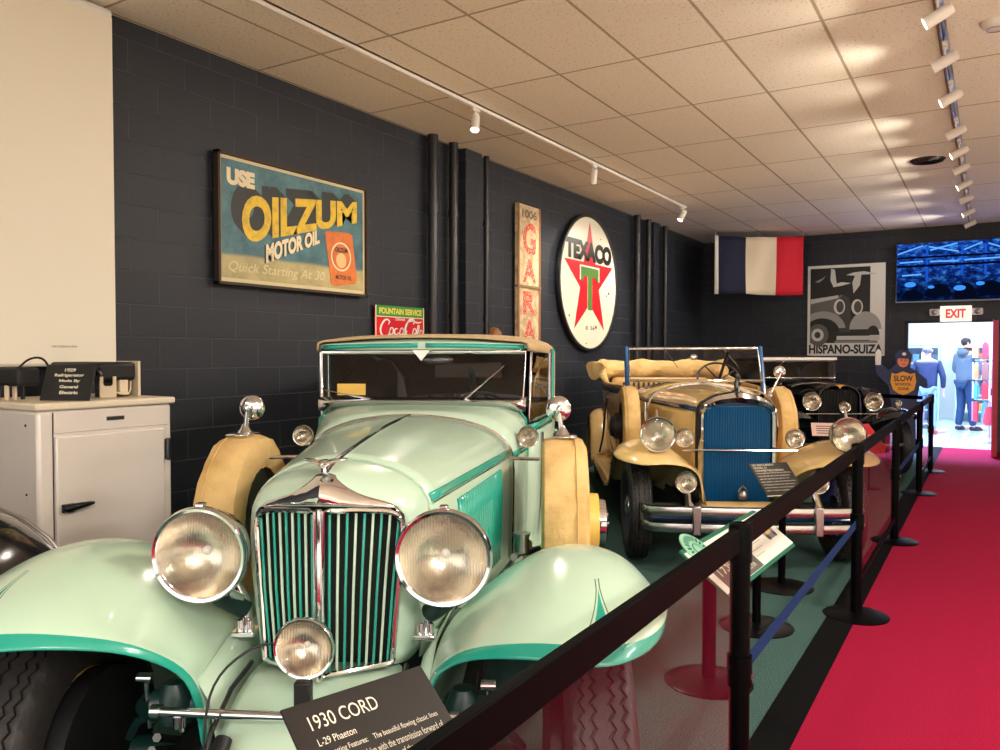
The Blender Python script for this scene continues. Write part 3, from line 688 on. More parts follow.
# wheels
for s in (-1, 1):
    t = tire(c1, (s * .760, -.06, .385), .385, .185, M_chrome, s, M_yellow, steer=rad(0))
    tire(c1, (s * .735, 3.9, .375), .375, .17, M_chrome, s, M_yellow)
    # brake drum, springs, driveshaft
    G().lathe([(.0, -.05), (.215, -.05), (.238, -.03), (.238, .03), (0, .03)], (s * .665, -.06, .385), (1, 0, 0), 32).build('brake_drum', M_blackm, c1)
    g = G()
    for k in range(5): g.tube([(s * (.40 + .0), -.36 + .03 * k, .44 + .02 * k), (s * .42, -.05, .34 + .02 * k), (s * .42, .35 - .03 * k, .44 + .02 * k)], .012, 6)
    g.build('leaf_spring', M_dchrome, c1)
    G().tube([(s * .2, -.06, .42), (s * .35, -.06, .40), (s * .55, -.06, .385)], [.05, .035, .05], 12).build('drive_shaft', M_dteal, c1)
    a = G().tube([(s * .36, -.10, .55), (s * .45, -.14, .56), (s * .5, -.1, .54)], [.05, .045, .03], 12)
    a.lathe([(.0, .05), (.03, .045), (.05, 0), (.05, -.06)], (s * .40, -.13, .58), (0, 0, 1), 16); a.tube([(s * .40, -.13, .56), (s * .52, -.11, .50), (s * .56, -.08, .44)], .012, 8)
    a.build('shock_absorber', M_dteal, c1)
    g = G().tube([(s * .47, -.16, .64), (s * .47, -.14, .5)], .008, 8); g.lathe([(.014, -.02), (.014, .02)], (s * .47, -.16, .645), (1, 0, 0), 12, cap=True)
    g.build('grease_fitting', M_chrome, c1)
G().ell((0, -.02, .42), .16, .22, .15).build('differential_housing', M_dteal, c1)
G().tube([(-.6, -.2, .33), (.6, -.2, .33)], .018, 8).build('axle_tube', M_blackm, c1)
for s in (-1, 1): G().box(s * .38 - .03, s * .38 + .03, -.3, 4.3, .36, .44).build('chassis_rail', M_blackm, c1, smooth=False)
# sidemount spares, mirrors, rods, cowl lamps
for s in (-1, 1):
    spare(c1, (s * .705, 1.20, .805), s, M_cover, R=.36, W=.19)
    mirror_on(c1, (s * .70, 1.20, 1.18), (s * .685, 1.19, 1.29), .056)
    st = G().grid([[(s * .71 + dx, 1.20 + .375 * math.sin(a), .81 + .375 * math.cos(a)) for dx in (-.05, .05)] for a in (-.2, -.1, 0, .1, .2)]).build('spare_clamp', M_chrome, c1, solid=.006)
    G().tube([(s * .47, 1.25, 1.07), (s * .60, 1.22, 1.07)], .008, 8).build('support_rod', M_chrome, c1)
    # frame hardware between the hood and the spare
    g = G().tube([(s * .53, .98, .72), (s * .53, .98, .79)], .03, 14); g.tube([(s * .53, .98, .79), (s * .53, .98, .80)], .036, 14); g.tube([(s * .50, .9, .72), (s * .52, 1.05, .70), (s * .6, 1.2, .68)], .015, 8); g.tube([(s * .55, .95, .62), (s * .55, 1.3, .68)], .02, 8)
    g.build('chassis_hardware', M_satin, c1)
    cl = headlight(c1, (s * .545, 1.55, 1.135), .052, name='cowl_lamp', stem=(s * .50, 1.60, 1.06), depth=.9)
# valance behind spare so the rear is a body side; reflective windscreen card
card = G().box(-.075, .075, -.001, .001, -.03, .03).build('paper_card', mat('yellow_card', (240, 196, 84), .6), None, smooth=False)
tag(card, 'small yellow paper card standing behind the windshield of the mint green car', 'card')
M1 = Matrix.Translation((-1.621, 1.704, 0)) @ Matrix.Rotation(HEAD, 4, 'Z')
card.matrix_world = M1 @ Matrix.Translation((-.385, 1.87, 1.345))
# ------------------------------------------------------------ the tan and blue car
c2 = thing('vintage_convertible_car', 'tan 1931 convertible car with tall blue shuttered radiator and lowered top', 'car', (-1.613, 6.048, 0), HEAD)
def car_hood(parent, hf, hr, y0, y1, m, seam=M_chrome, hinge=M_chrome, bulge=.01):
    A = resample(full(smooth_pl(hf, 1)), 41); B = resample(full(smooth_pl(hr, 1)), 41)
    rows = [[(lerp(a[0], b[0], k / 12), lerp(y0, y1, k / 12), lerp(a[1], b[1], k / 12) + bulge * math.sin(PI * k / 12) * (1 - abs(j - 20) / 20)) for j, (a, b) in enumerate(zip(A, B))] for k in range(13)]
    G().grid(rows).build('hood', m, parent, solid=.004)
    G().tube([Vector(r[20]) + Vector((0, 0, .004)) for r in rows], .007, 8).build('hood_hinge', hinge, parent)
    G().tube([Vector((p[0] * 1.004, y1, p[2] + .003)) for p in rows[-1]], .006, 6).build('hood_rear_strip', seam, parent)
    return rows
# radiator shell with arched top
so = [(-.285, .44), (-.29, .8), (-.288, 1.10), (-.268, 1.155), (-.16, 1.215), (0, 1.245), (.16, 1.215), (.268, 1.155), (.288, 1.10), (.29, .8), (.285, .44)]
si = [(-.245, .44), (-.25, .8), (-.250, 1.09), (-.225, 1.125), (-.12, 1.145), (0, 1.15), (.12, 1.145), (.225, 1.125), (.250, 1.09), (.25, .8), (.245, .44)]
so2 = resample(so, 45); si2 = resample(si, 45)
g = G().grid([[(x, .12, z) for x, z in so2], [(x, 0, z) for x, z in so2], [(lerp(a[0], b[0], .4), -.028, lerp(a[1], b[1], .4)) for a, b in zip(so2, si2)], [(lerp(a[0], b[0], .85), -.015, lerp(a[1], b[1], .85)) for a, b in zip(so2, si2)], [(x, .01, z) for x, z in si2]])
sh = g.build('radiator_shell', M_chrome, c2, solid=.004)
G().grid([[(x * 1.004, y, z * 1.003) for x, z in so2] for y in (.02, .13)]).build('shell_edge_band', M_blackm, sh, solid=.003)
G().box(-.25, .25, .07, .09, .42, 1.15).build('radiator_core', M_navy, c2, smooth=False)
rt = G().box(-.25, .25, .028, .034, .42, 1.14).build('shutter_panel', M_blue, c2, smooth=False)
for k in range(26):
    x = -.24 + .48 * k / 25; zt = 1.135 - .02 * (abs(x) > .2)
    G().add([(x - .0085, .026, .43), (x + .004, .012, .43), (x + .0085, .026, .43), (x - .0085, .026, zt), (x + .004, .012, zt), (x + .0085, .026, zt)], [(0, 1, 4, 3), (1, 2, 5, 4), (0, 2, 1), (3, 4, 5), (0, 3, 5, 2)]).build('shutter_slat', M_blue, rt, smooth=False)
# radiator mascot: archer-like kneeling figure
G().lathe([(.035, 0), (.037, .012), (.018, .025), (.0, .03)], (0, .03, 1.24), n=20).tube([(0, .03, 1.26), (0, .04, 1.30), (0, .035, 1.345)], [.018, .02, .012], 10).ell((0, .03, 1.365), .013, .014, .017).tube([(0, .035, 1.335), (.0, -.03, 1.335)], .006, 6).tube([(0, .035, 1.335), (0, .08, 1.325)], .006, 6).tube([(0, .03, 1.27), (0, -.03, 1.275), (0, -.035, 1.25)], .01, 6).tube([(0, -.035, 1.30), (0, -.05, 1.335), (0, -.035, 1.37)], .003, 5).build('radiator_mascot', M_dchrome, c2)
HR2 = car_hood(c2, [(0, 1.235), (.14, 1.21), (.262, 1.150), (.284, 1.11), (.286, .8), (.28, .45)], [(0, 1.262), (.22, 1.245), (.42, 1.19), (.50, 1.135), (.515, 1.08), (.515, .8), (.50, .5)], .125, 1.35, M_tan)
cw = []
for y, w, zt, zs in ((1.352, .515, 1.263, 1.12), (1.5, .56, 1.27, 1.14), (1.68, .615, 1.275, 1.16)):
    cw.append((y, smooth_pl([(0, zt), (w * .45, zt - .01), (w * .8, zt - .06), (w * .97, zs), (w, zs - .06), (w, .8), (w * .98, .5)], 1)))
G().grid(section_grid(cw, 41)).build('cowl', M_tan, c2, solid=.004)
for s in (-1, 1):
    P_ = [(y, lerp(.287, .52, (y - .12) / 1.23)) for y in (.13, .5, .9, 1.34)] + [(1.5, .565), (1.70, .625)]
    G().grid([[(s * (w + .002), y, 1.105 + dz + .02 * (y > 1.4)) for dz in (.022, .0, -.016)] for y, w in P_]).build('belt_molding', M_navy, c2, solid=.008)
    # front body seam, flowing cowl bar and door lines
    G().tube(smooth_pl([(s * .30, 1.15, 1.245), (s * .47, 1.02, 1.20), (s * .55, .96, 1.08), (s * .57, .92, .9)], 2), .008, 8).build('hood_strap_bar', M_chrome, c2)
    G().box(s * .66 - .004, s * .66 + .004, 2.05, 2.08, .45, 1.13).build('door_edge', M_navy, c2, smooth=False)
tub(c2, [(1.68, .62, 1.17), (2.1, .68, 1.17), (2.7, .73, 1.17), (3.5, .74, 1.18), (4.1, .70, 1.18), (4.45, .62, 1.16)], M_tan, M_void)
for s in (-1, 1):
    ys = [(1.7, .628), (2.1, .688), (2.7, .738), (3.5, .748), (4.1, .71)]
    G().grid([[(s * w, y, z) for z in (1.19, 1.12)] for y, w in ys]).build('body_belt', M_navy, c2, solid=.012)
    G().tube([(s * w * .985, y, 1.20) for y, w in ys], .022, 8).build('door_cap', M_leather, c2)
    # curved side lines below
    G().tube(smooth_pl([(s * .745, 2.9, 1.05), (s * .75, 3.1, .85), (s * .76, 3.15, .6), (s * .80, 3.2, .4)], 2), .012, 6).build('door_seam', M_navy, c2)
seat(c2, 2.3, .60, M_leather, zt=1.24); seat(c2, 3.4, .60, M_leather, zt=1.24)
g = G()
for k in range(22): g.box(-.58 + k * .054, -.56 + k * .054, 2.735, 2.748, .75, 1.22)
g.build('seat_pleats', M_dleather, c2, smooth=False)
M_pblue = mat('post_blue', (36, 92, 150), .2, 0, .5, .6)
steering(c2, (.30, 2.02, 1.27), .21, M_blackm)
w = windshield(c2, 1.66, 1.80, .62, .62, 1.275, 1.585, M_chrome, .014)
G().tube([(-.645, 1.66, 1.15), (-.645, 1.81, 1.60)], .022, 8).build('windshield_post', M_pblue, w)
G().tube([(.645, 1.66, 1.15), (.645, 1.81, 1.60)], .022, 8).build('windshield_post', M_pblue, w)
G().tube([(x, 1.655 - .04 * (1 - (x / .63) ** 2), 1.275) for x in [-.63 + 1.26 * k / 12 for k in range(13)]], .014, 8).build('windshield_base', M_chrome, w)
for x0, x1 in ((-.28, -.16), (.28, .42)):
    G().tube([(x0, 1.77, 1.58), (x1, 1.70, 1.40)], [.007, .003], 6).build('wiper', M_dchrome, w)
G().ell((.02, 1.86, 1.50), .04, .015, .03).build('rear_view_mirror', M_chrome, c2)
# folded top piled behind the rear seat
rows = []
for k in range(25):
    a = -1.25 + 2.5 * k / 24; cx = .80 * math.sin(a) / math.sin(1.25); cy = 4.05 + .42 * (math.cos(a) - .3); row = []
    for j in range(16):
        b = 2 * PI * j / 16; rr = .125 + .018 * math.sin(3 * b + k * .9) + .012 * math.sin(k * 1.7 + j)
        row.append((cx + rr * math.cos(b) * .8 * math.sin(a), cy + rr * 1.2 * math.cos(b), 1.33 + rr * .95 * math.sin(b)))
    rows.append(row)
G().grid(rows, cu=True, cap=True).build('folded_top', M_cover, c2)
for s in (-1, 1):
    G().grid([[(s * .76, 3.0, 1.22), (s * .72, 3.0, 1.24)], [(s * .78, 3.6, 1.27), (s * .70, 3.6, 1.30)], [(s * .74, 4.1, 1.34), (s * .66, 4.1, 1.38)]]).build('folded_top_side', M_cover, c2, solid=.05)
# fenders
fenders(c2, M_tan, M_tan, f=lambda p: (p[0] * 1.0, p[1] * 1.05 - .02 + (.0), (p[2] - .36) * .86 + .36), rear_y=3.75)
for s in (-1, 1):
    rows = [[(s * .31, -.22, .63), (s * .29, -.20, .55), (s * .26, -.17, .42)], [(s * .305, .0, .67), (s * .29, .0, .60), (s * .28, .0, .42)], [(s * .31, .4, .66), (s * .30, .4, .6), (s * .30, .4, .4)], [(s * .42, .9, .5), (s * .40, .9, .46), (s * .38, .9, .36)]]
    G().grid(rows).build('splash_panel', M_tan, c2, solid=.006)
G().grid([[(x, -.06 - .12 * k / 3, .43 - .035 * k) for x in (-.3, -.1, .1, .3)] for k in range(4)]).build('front_apron', M_tan, c2, solid=.006)
# lamps
for s in (-1, 1):
    h = headlight(c2, (s * .655, -.42, .965), .127, stem=(s * .62, -.22, .82))
    G().tube([(s * .655, -.38, 1.085), (s * .655, -.36, 1.135)], [.014, .008], 8).build('lamp_finial', M_chrome, h)
    headlight(c2, (s * .405, -.06, .905), .072, name='driving_lamp', stem=(s * .37, -.02, .83), depth=.8)
    headlight(c2, (s * .455, -.42, .63), .078, name='fog_lamp', stem=(s * .42, -.50, .47), depth=.8)
    G().tube([(s * .44, -.40, .56), (s * .45, -.52, .45)], .022, 8).build('fog_lamp_bracket', M_chrome, c2)
G().tube([(-.42, -.08, .815), (0, -.09, .815), (.42, -.08, .815)], .009, 8).build('lamp_cross_bar', M_chrome, c2)
G().lathe([(.035, 0), (.04, .02), (.03, .05), (.02, .06), (0, .062)], (.03, -.05, .45), (0, 0, 1), 18).tube([(0, -.05, .50), (.015, -.06, .53), (.03, -.06, .545), (.045, -.06, .53), (.06, -.05, .50)], .008, 8).build('crank_cover', M_satin, c2)
M_bump = mat('bumper_metal', (196, 194, 194), .22, 1.0)
# bumper: two bars
bp = None
for z in (.447, .333):
    pts = [(-.765, -.40), (-.75, -.47), (-.68, -.525), (-.4, -.56), (0, -.575), (.4, -.56), (.68, -.525), (.75, -.47), (.765, -.40)]
    pts = smooth_pl(pts, 1); rows = []
    for k, (x, y) in enumerate(pts):
        rows.append([(x, y + dy, z + dz) for dy, dz in ((0.006, -.031), (-.010, -.024), (-.016, 0), (-.010, .024), (.006, .031))])
    o = G().grid(rows).build('bumper_bar', M_bump, c2, solid=.006, off=1)
for s in (-1, 1):
    G().box(s * .41 - .028, s * .41 + .028, -.60, -.56, .29, .49).build('bumper_clamp', M_satin, c2, bevel=.008)
    G().tube([(s * .41, -.56, .39), (s * .38, -.2, .42), (s * .36, .2, .42)], .02, 8).build('bumper_bracket', M_blackm, c2)
    G().tube([(s * .76, -.40, .30), (s * .76, -.40, .48)], .016, 8).build('bumper_end_bolt', M_satin, c2)
G().tube([(-.70, -.48, .39), (0, -.53, .39), (.70, -.48, .39)], .018, 8).build('frame_tie_bar', M_navy, c2)
for s in (-1, 1):
    tire(c2, (s * .755, .0, .385), .385, .17, M_chrome, s, M_navy); tire(c2, (s * .735, 3.75, .385), .385, .17, M_chrome, s, M_navy, spokes=False)
    spare(c2, (s * .675, 1.28, .87), s, M_cover, R=.36, W=.15, rimm=M_blackm)
    G().box(s * .38 - .03, s * .38 + .03, -.3, 4.2, .34, .42).build('chassis_rail', M_blackm, c2, smooth=False)
G().tube([(-.68, .05, .38), (.68, .05, .38)], .03, 8).build('front_axle', M_blackm, c2)
mirror_on(c2, (.56, 1.15, 1.16), (.66, 1.15, 1.37), .055)

# ------------------------------------------------------------ the black car
c3 = thing('vintage_sedan_car', 'black vintage car with chrome headlights at far end, behind the tan car', 'car', (-1.656, 11.065, 0), HEAD)
so3 = resample([(-.27, .45), (-.275, .8), (-.27, 1.02), (-.22, 1.10), (-.10, 1.145), (0, 1.15), (.10, 1.145), (.22, 1.10), (.27, 1.02), (.275, .8), (.27, .45)], 35)
G().grid([[(x, .1, z) for x, z in so3], [(x, 0, z) for x, z in so3], [(x * .94, -.02, .45 + (z - .45) * .96) for x, z in so3], [(x * .88, .0, .45 + (z - .45) * .93) for x, z in so3]]).build('radiator_shell', M_black, c3, solid=.004)
G().box(-.24, .24, .02, .04, .42, 1.07).build('radiator_core', M_void, c3, smooth=False)
for k in range(12): G().box(-.22 + .44 * k / 11 - .004, -.22 + .44 * k / 11 + .004, .005, .02, .45, 1.06).build('shutter_slat', M_void, c3, smooth=False)
G().tube([(x * .95, -.018, .45 + (z - .45) * .965) for x, z in so3], .004, 6).build('shell_bead', M_dchrome, c3)
G().prism([(-.06, .02), (.06, .02), (.02, -.005), (0, -.03), (-.02, -.005)], 0, .01).xf(Matrix.Translation((0, -.025, 1.115)) @ Matrix.Rotation(rad(90), 4, 'X')).build('radiator_badge', mat('brass', (214, 150, 70), .3, 1.0), c3, smooth=False)
car_hood(c3, [(0, 1.145), (.10, 1.14), (.22, 1.095), (.27, 1.02), (.275, .8), (.27, .5)], [(0, 1.17), (.22, 1.155), (.40, 1.10), (.46, 1.04), (.475, .95), (.475, .8), (.47, .5)], .1, 1.3, M_black, M_black, M_dchrome)
cw = []
for y, w, zt, zs in ((1.3, .475, 1.172, 1.06), (1.45, .50, 1.18, 1.08), (1.62, .53, 1.18, 1.10)):
    cw.append((y, smooth_pl([(0, zt), (w * .45, zt - .01), (w * .8, zt - .05), (w * .97, zs), (w, zs - .06), (w, .8), (w * .98, .5)], 1)))
G().grid(section_grid(cw, 31)).build('cowl', M_black, c3, solid=.004)
tub(c3, [(1.62, .53, 1.13), (2.1, .62, 1.13), (2.7, .68, 1.13), (3.3, .66, 1.13), (3.45, .6, 1.1)], M_black, M_void)
seat(c3, 2.2, .5, M_dleather, zt=1.1)
G().box(-.5, .5, 3.3, 3.35, .6, 1.38).build('rear_curtain', M_blackm, c3, smooth=False)
w = windshield(c3, 1.60, 1.66, .515, .525, 1.175, 1.43, M_chrome, .014)
G().box(-.545, .545, 1.58, 1.66, 1.435, 1.485).build('windshield_header', M_chrome, w, bevel=.008)
G().tube([(-.2, 1.6, 1.44), (-.34, 1.585, 1.32)], .005, 6).build('wiper', M_satin, w)
rows = []
for y, w_, zc, ze in ((1.64, .55, 1.50, 1.465), (2.1, .60, 1.515, 1.46), (2.7, .64, 1.515, 1.45), (3.2, .62, 1.48, 1.40), (3.42, .6, 1.38, 1.28)):
    rows.append((y, smooth_pl([(0, zc), (w_ * .6, zc - .006), (w_ * .95, lerp(zc, ze, .6)), (w_, ze), (w_, ze - .05)], 1)))
G().grid(section_grid(rows, 25)).build('soft_top', M_blackm, c3, solid=.01)
for s in (-1, 1):
    G().grid([[(s * w_, y, z) for z in (1.10, 1.25, 1.42)] for y, w_ in ((2.15, .62), (2.7, .68), (3.3, .66))]).build('side_curtain', M_blackm, c3, solid=.006)
    G().tube([(s * .53, 1.66, 1.1), (s * .54, 1.68, 1.45)], .014, 8).build('door_post', M_black, c3)
fenders(c3, M_black, M_black, f=lambda p: (p[0] * .97, p[1], (p[2] - .36) * .80 + .36), rear_y=3.0, wheel_r=.33)
for s in (-1, 1):
    headlight(c3, (s * .385, -.12, .925), .122, stem=(s * .35, -.02, .80))
    G().tube(smooth_pl([(s * .50, -.05, 1.04), (s * .40, -.06, 1.09), (s * .30, -.02, 1.04)], 2), .004, 6).build('lamp_wire_arch', M_dchrome, c3)
    lp = headlight(c3, (s * .74, -.02, .90), .042, name='fender_lamp', stem=(s * .74, .0, .82), depth=1.2)
    tire(c3, (s * .72, -.03, .36), .36, .15, M_chrome, s, M_black, spokes=False); tire(c3, (s * .72, 3.0, .36), .36, .15, M_chrome, s, M_black, spokes=False)
    G().box(s * .36 - .03, s * .36 + .03, -.3, 3.3, .34, .42).build('chassis_rail', M_blackm, c3, smooth=False)
    spare(c3, (s * .66, .95, .72), s, M_black, R=.34, W=.16)
headlight(c3, (.02, -.14, .86), .075, name='center_lamp', stem=(.02, -.05, .74), depth=.8)
G().tube([(-.62, -.08, .76), (-.3, -.10, .765), (0, -.11, .765), (.3, -.10, .765), (.62, -.08, .76)], .010, 8).build('lamp_cross_bar', M_chrome, c3)
G().tube([(-.72, -.34, .40), (-.4, -.42, .40), (0, -.44, .40), (.4, -.42, .40), (.72, -.34, .40)], .024, 8).build('bumper_bar', M_dchrome, c3)

# ------------------------------------------------------------ black car at left edge (front fender and wheel)
c4 = thing('vintage_black_car', 'shiny black rounded car fender cut by left edge, before the white refrigerator', 'car', (-3.49, 1.40, 0), rad(-58.5))
fr = []
for k in range(15):
    a = rad(-10 + 200 * k / 14); y = -math.cos(a) * .50; z = .44 + math.sin(a) * .53
    fr.append([(-x, y + .12 * (1 - .04 * q), z - dz) for q, (x, dz) in enumerate(((-.42, .10), (-.36, .03), (-.22, -.01), (-.05, -.02), (.10, 0), (.17, .04), (.20, .13)))])
G().grid(fr).build('front_fender', M_black, c4, sub=1, solid=.01)
G().tube([Vector(r[5]) + Vector((-.004, 0, .004)) for r in fr], .007, 8).build('fender_trim', M_satin, c4)
tire(c4, (.08, 0, .36), .36, .15, M_chrome, 1, M_black)
G().tube([(.08, 0, .36), (.9, 0, .36)], .04, 8).build('axle', M_blackm, c4)
G().grid(section_grid([(-.35, [(0, .95), (.2, .92), (.3, .8), (.3, .5)]), (.9, [(0, 1.0), (.25, .97), (.36, .85), (.36, .5)])], 21)).xf(Matrix.Translation((.9, 0, 0)) @ Matrix.Rotation(PI, 4, 'Z')).build('hood', M_black, c4, solid=.006)
# ------------------------------------------------------------ barrier
M_rail = mat('rail_black', (2, 2, 3), 0.5, 0.0, 0.04)
M_belt = mat('belt_navy', (8, 44, 84), 0.6, spec=.1)
M_post = mat('post_black', (2, 2, 3), 0.45, 0, 0.06)
PY = [-.05, 2.48, 5.05, 7.23, 9.85, 11.8]; PXX = -.65
def post(y, label, group='barrier posts along the red carpet', x=PXX, h=1.01):
    t = thing('barrier_post', label, 'barrier post', (x, y, 0), 0, group)
    G().lathe([(.0, .028), (.04, .027), (.10, .022), (.165, .012), (.18, .006), (.18, 0.001), (0, 0.001)], n=48).build('base', M_post, t)
    G().lathe([(.031, .025), (.031, h - .10)], n=24, cap=True).build('pole', M_post, t)
    g = G().lathe([(.0355, h - .12), (.0355, h - .012), (.032, h - .003), (.024, h), (.018, h - .004), (0, h - .004)], n=28)
    for k in range(4):
        a = k * PI / 2 + .0; g.box(-.009, .009, .030, .040, h - .11, h - .02)
    g.build('belt_head', M_post, t)
    G().lathe([(.038, .505), (.038, .60)], n=24, cap=True).build('collar', M_post, t)
    G().box(.034, .042, -.006, .006, .53, .545).build('screw', M_satin, t, smooth=False)
    return t
PL = ['black barrier post cut by the bottom edge, nearest the camera', 'tall black barrier post in front of the white information board', 'black barrier post with round base, at right of the tan car bumper', 'black barrier post fourth from the near end, right of the big tan headlight', 'black barrier post second from the far end, against the doorway', 'farthest black barrier post, where the belt turns toward the police cutout']
for y, l in list(zip(PY, PL))[1:]: post(y, l)
def segment(y0, y1, kind, label, lab2=None):
    L = y1 - y0 - .086; ym = (y0 + y1) / 2; h = L / 2
    if kind == 'panel':
        t = thing('clear_barrier', label, 'barrier', (PXX, ym, 0), 0, 'clear barrier panels')
        G().box(-.012, .012, -h, h, .93, 1.0).build('top_rail', M_rail, t, bevel=.003)
        G().box(-.012, .012, -h, h, .17, .205).build('bottom_rail', M_rail, t, bevel=.003)
        G().box(-.0025, .0025, -h, h, .205, .93).build('clear_sheet', M_panelglass, t, smooth=False)
    else:
        t = thing('barrier_rail', label, 'barrier rail', (PXX, ym, .93), 0, 'solid top rails')
        G().box(-.012, .012, -h, h, 0, .07).build('top_rail', M_rail, t, bevel=.003)
        t = thing('barrier_belt', lab2, 'barrier belt', (PXX, ym, .52), 0, 'low navy belts')
        G().box(-.0015, .0015, -h, h, 0, .05).build('webbing', M_belt, t, smooth=False)
        for s in (-1, 1): G().box(-.006, .006, s * h - .02, s * h + .0, -.004, .054).build('belt_clip', M_post, t, smooth=False)
segment(PY[0] - .6, PY[1], 'panel', 'clear barrier panel with thick black top rail in front of the mint green car')
segment(PY[1], PY[2], 'belt', 'black top rail crossing in front of the tan car bumper', 'low navy belt between the near and second barrier posts')
segment(PY[2], PY[3], 'panel', 'clear barrier panel reflecting magenta, right of the tan car')
segment(PY[3], PY[4], 'belt', 'blue tinted top rail in front of the black car fender', 'short low belt beside the black car wheel')
segment(PY[4], PY[5], 'panel', 'farthest clear barrier panel, seen against the doorway')
t = thing('barrier_belt', 'black belt running from the farthest post to the police cutout', 'barrier belt', (PXX - .5, 12.1, .93))
G().box(-.55, .47, -.0015, .0015, 0, .05).build('webbing', M_post, t, smooth=False); t.rotation_euler = (0, 0, rad(-32))

# ------------------------------------------------------------ sign boards on stands
M_disc = M_post
def stand(x, y, h, label, name='sign_stand', r=.2, group=None, pr=.024):
    t = thing(name, label, 'sign stand', (x, y, 0), 0, group)
    G().lathe([(.0, .03), (.03, .028), (.10, .022), (r - .02, .014), (r, .006), (r, .001), (0, .001)], n=44).build('base', mat('stand_black', (4, 4, 5), .3, spec=.2), t)
    G().lathe([(pr, .02), (pr, h)], n=16, cap=True).build('pole', M_post, t)
    G().box(-.03, .03, -.03, .03, h - .06, h - .03).build('clamp', M_post, t, bevel=.004)
    return t
# long 1930-1931 board
M_bw = mat('board_white', (232, 226, 214), .4); M_bg = mat('board_green', (30, 110, 84), .4); M_bgray = mat('board_gray', (92, 90, 86), .5)
M_sgreen = mat('seal_green', (146, 206, 176), .4); M_text = mat('dark_print', (60, 58, 56), .6); M_cream = mat('cream_print', (236, 222, 188), .6)
x_ = Vector((.038, 1.0, 0)).normalized(); up = Vector((-.80, .03, .60))
BO = Vector((-.93, 3.40, .492))
t = thing('information_board', 'long white tilted information board with green edge and yellow car picture', 'information board', M=frame(BO, x_, up))
G().box(0, 1.12, 0, .285, -.012, 0).build('backing', M_bg, t, bevel=.002)
G().box(.0, 1.12, .018, .262, 0, .003).build('face', M_bw, t, smooth=False)
G().prism([(.20 + .12 * math.cos(a), .0 + .0 + .12 + .12 * math.sin(a)) for a in [PI * k / 24 * 2 for k in range(24)]], .003, .0035).build('gray_panel', M_bgray, t, smooth=False)
G().box(.06, .56, .02, .185, .003, .0042).build('title_block', M_bgray, t, smooth=False)
fit(text_geo('1930-1931', .06, .0), .10, .52, .085, .165, .005).build('title', M_cream, t, smooth=False)
fit(text_geo('BY WALTER', .03, .0), .28, .50, .04, .062, .005).build('subtitle', M_cream, t, smooth=False)
s_ = G().lathe([(0, .010), (.096, .010), (.100, .008), (.100, .003), (0, .003)], (.13, .245, 0), n=40).build('green_seal', M_sgreen, t)
G().lathe([(.03, .012), (.034, .012), (.034, .0095)], (.13, .245, 0), n=32).build('seal_ring', M_bg, s_)
g = G()
for k in range(20):
    a = 2 * PI * k / 20; c_, s__ = math.cos(a), math.sin(a)
    g.add([(.13 + r * c_ - q * s__, .245 + r * s__ + q * c_, .0112) for r, q in ((.052, -.004), (.082, -.007), (.082, .007), (.052, .004))], [(0, 1, 2, 3)])
g.build('seal_lettering', M_bg, s_, smooth=False)
for j in range(2):
    g = G()
    for k in range(6): g.box(.58, .80 - .04 * (k % 3), .22 - .03 * k, .223 - .03 * k, .003, .0036)
g.build('text_lines', mat('gray_print', (150, 148, 144), .6), t, smooth=False)
pc = G().prism([(.90, .10), (1.04, .10), (1.06, .14), (1.05, .18), (.99, .20), (.97, .235), (.92, .235), (.89, .17)], .003, .0040).build('picture', mat('picture_gray', (128, 128, 142), .5), t, smooth=False)
G().prism([(.93, .13), (1.0, .13), (1.03, .16), (.99, .20), (.94, .20)], .004, .0048).build('picture_body', mat('picture_yellow', (214, 178, 72), .5), pc, smooth=False)
for cx, cy in ((.92, .115), (1.03, .115), (.90, .20)): G().prism([(cx + .018 * math.cos(a), cy + .018 * math.sin(a)) for a in [2 * PI * k / 14 for k in range(14)]], .004, .0055).build('picture_wheel', M_text, pc, smooth=False)
stand(-1.10, 3.66, .55, 'low black stand holding the near end of the long white board, seen through clear panel', group=None, pr=.032)
stand(-1.10, 4.55, .55, 'low black stand holding the far end of the long white board', group=None)
# tan car placard
M_pl = mat('placard_black', (34, 32, 31), .35); M_plt = mat('placard_print', (226, 218, 200), .6)
def placard(name, label, o, x, upv, w, h, lines, cat='placard', edge=True, bold=.0):
    t = thing(name, label, cat, M=frame(o, x, upv))
    G().box(0, w, 0, h, -.005, 0).build('plate', M_pl, t, bevel=.0015)
    if edge: G().box(0, w, -.003, 0, -.005, .002).build('lip', M_cream, t, smooth=False)
    for k, (s, x0, x1, y0, y1) in enumerate(lines):
        fit(text_geo(s, .3, 0, bold), x0, x1, y0, y1, .0012).build('lettering', M_plt, t, smooth=False)
    return t
xd = Vector((.644, .765, 0)); th = rad(42); upv = Vector((-.765 * math.cos(th), .644 * math.cos(th), math.sin(th)))
o2 = Vector((-1.362, 5.38, .80)) - upv * .27
L_ = [('1931 PIERCE-ARROW', .02, .19, .245, .262), ('MODEL 41', .02, .12, .222, .237), ('CONVERTIBLE SEDAN', .02, .24, .198, .214)]
body = ['Interesting features of this fine car include the', 'long straight eight motor and the sweeping fenders', 'which set it apart from others of its time. The', 'body was built to order and carries the full set', 'of driving lamps. Restored over several years by', 'its owner and driven on tours all over the country', 'before it joined the collection on show here.']
for k, b_ in enumerate(body): L_.append((b_, .02, .285 - .02 * (k % 3), .176 - k * .024, .190 - k * .024))
placard('information_placard', 'black tilted placard with white print in front of blue radiator', o2, xd, upv, .305, .27, L_)
stand(-1.15, 5.42, .58, 'low black stand with round base holding the placard of the tan car')
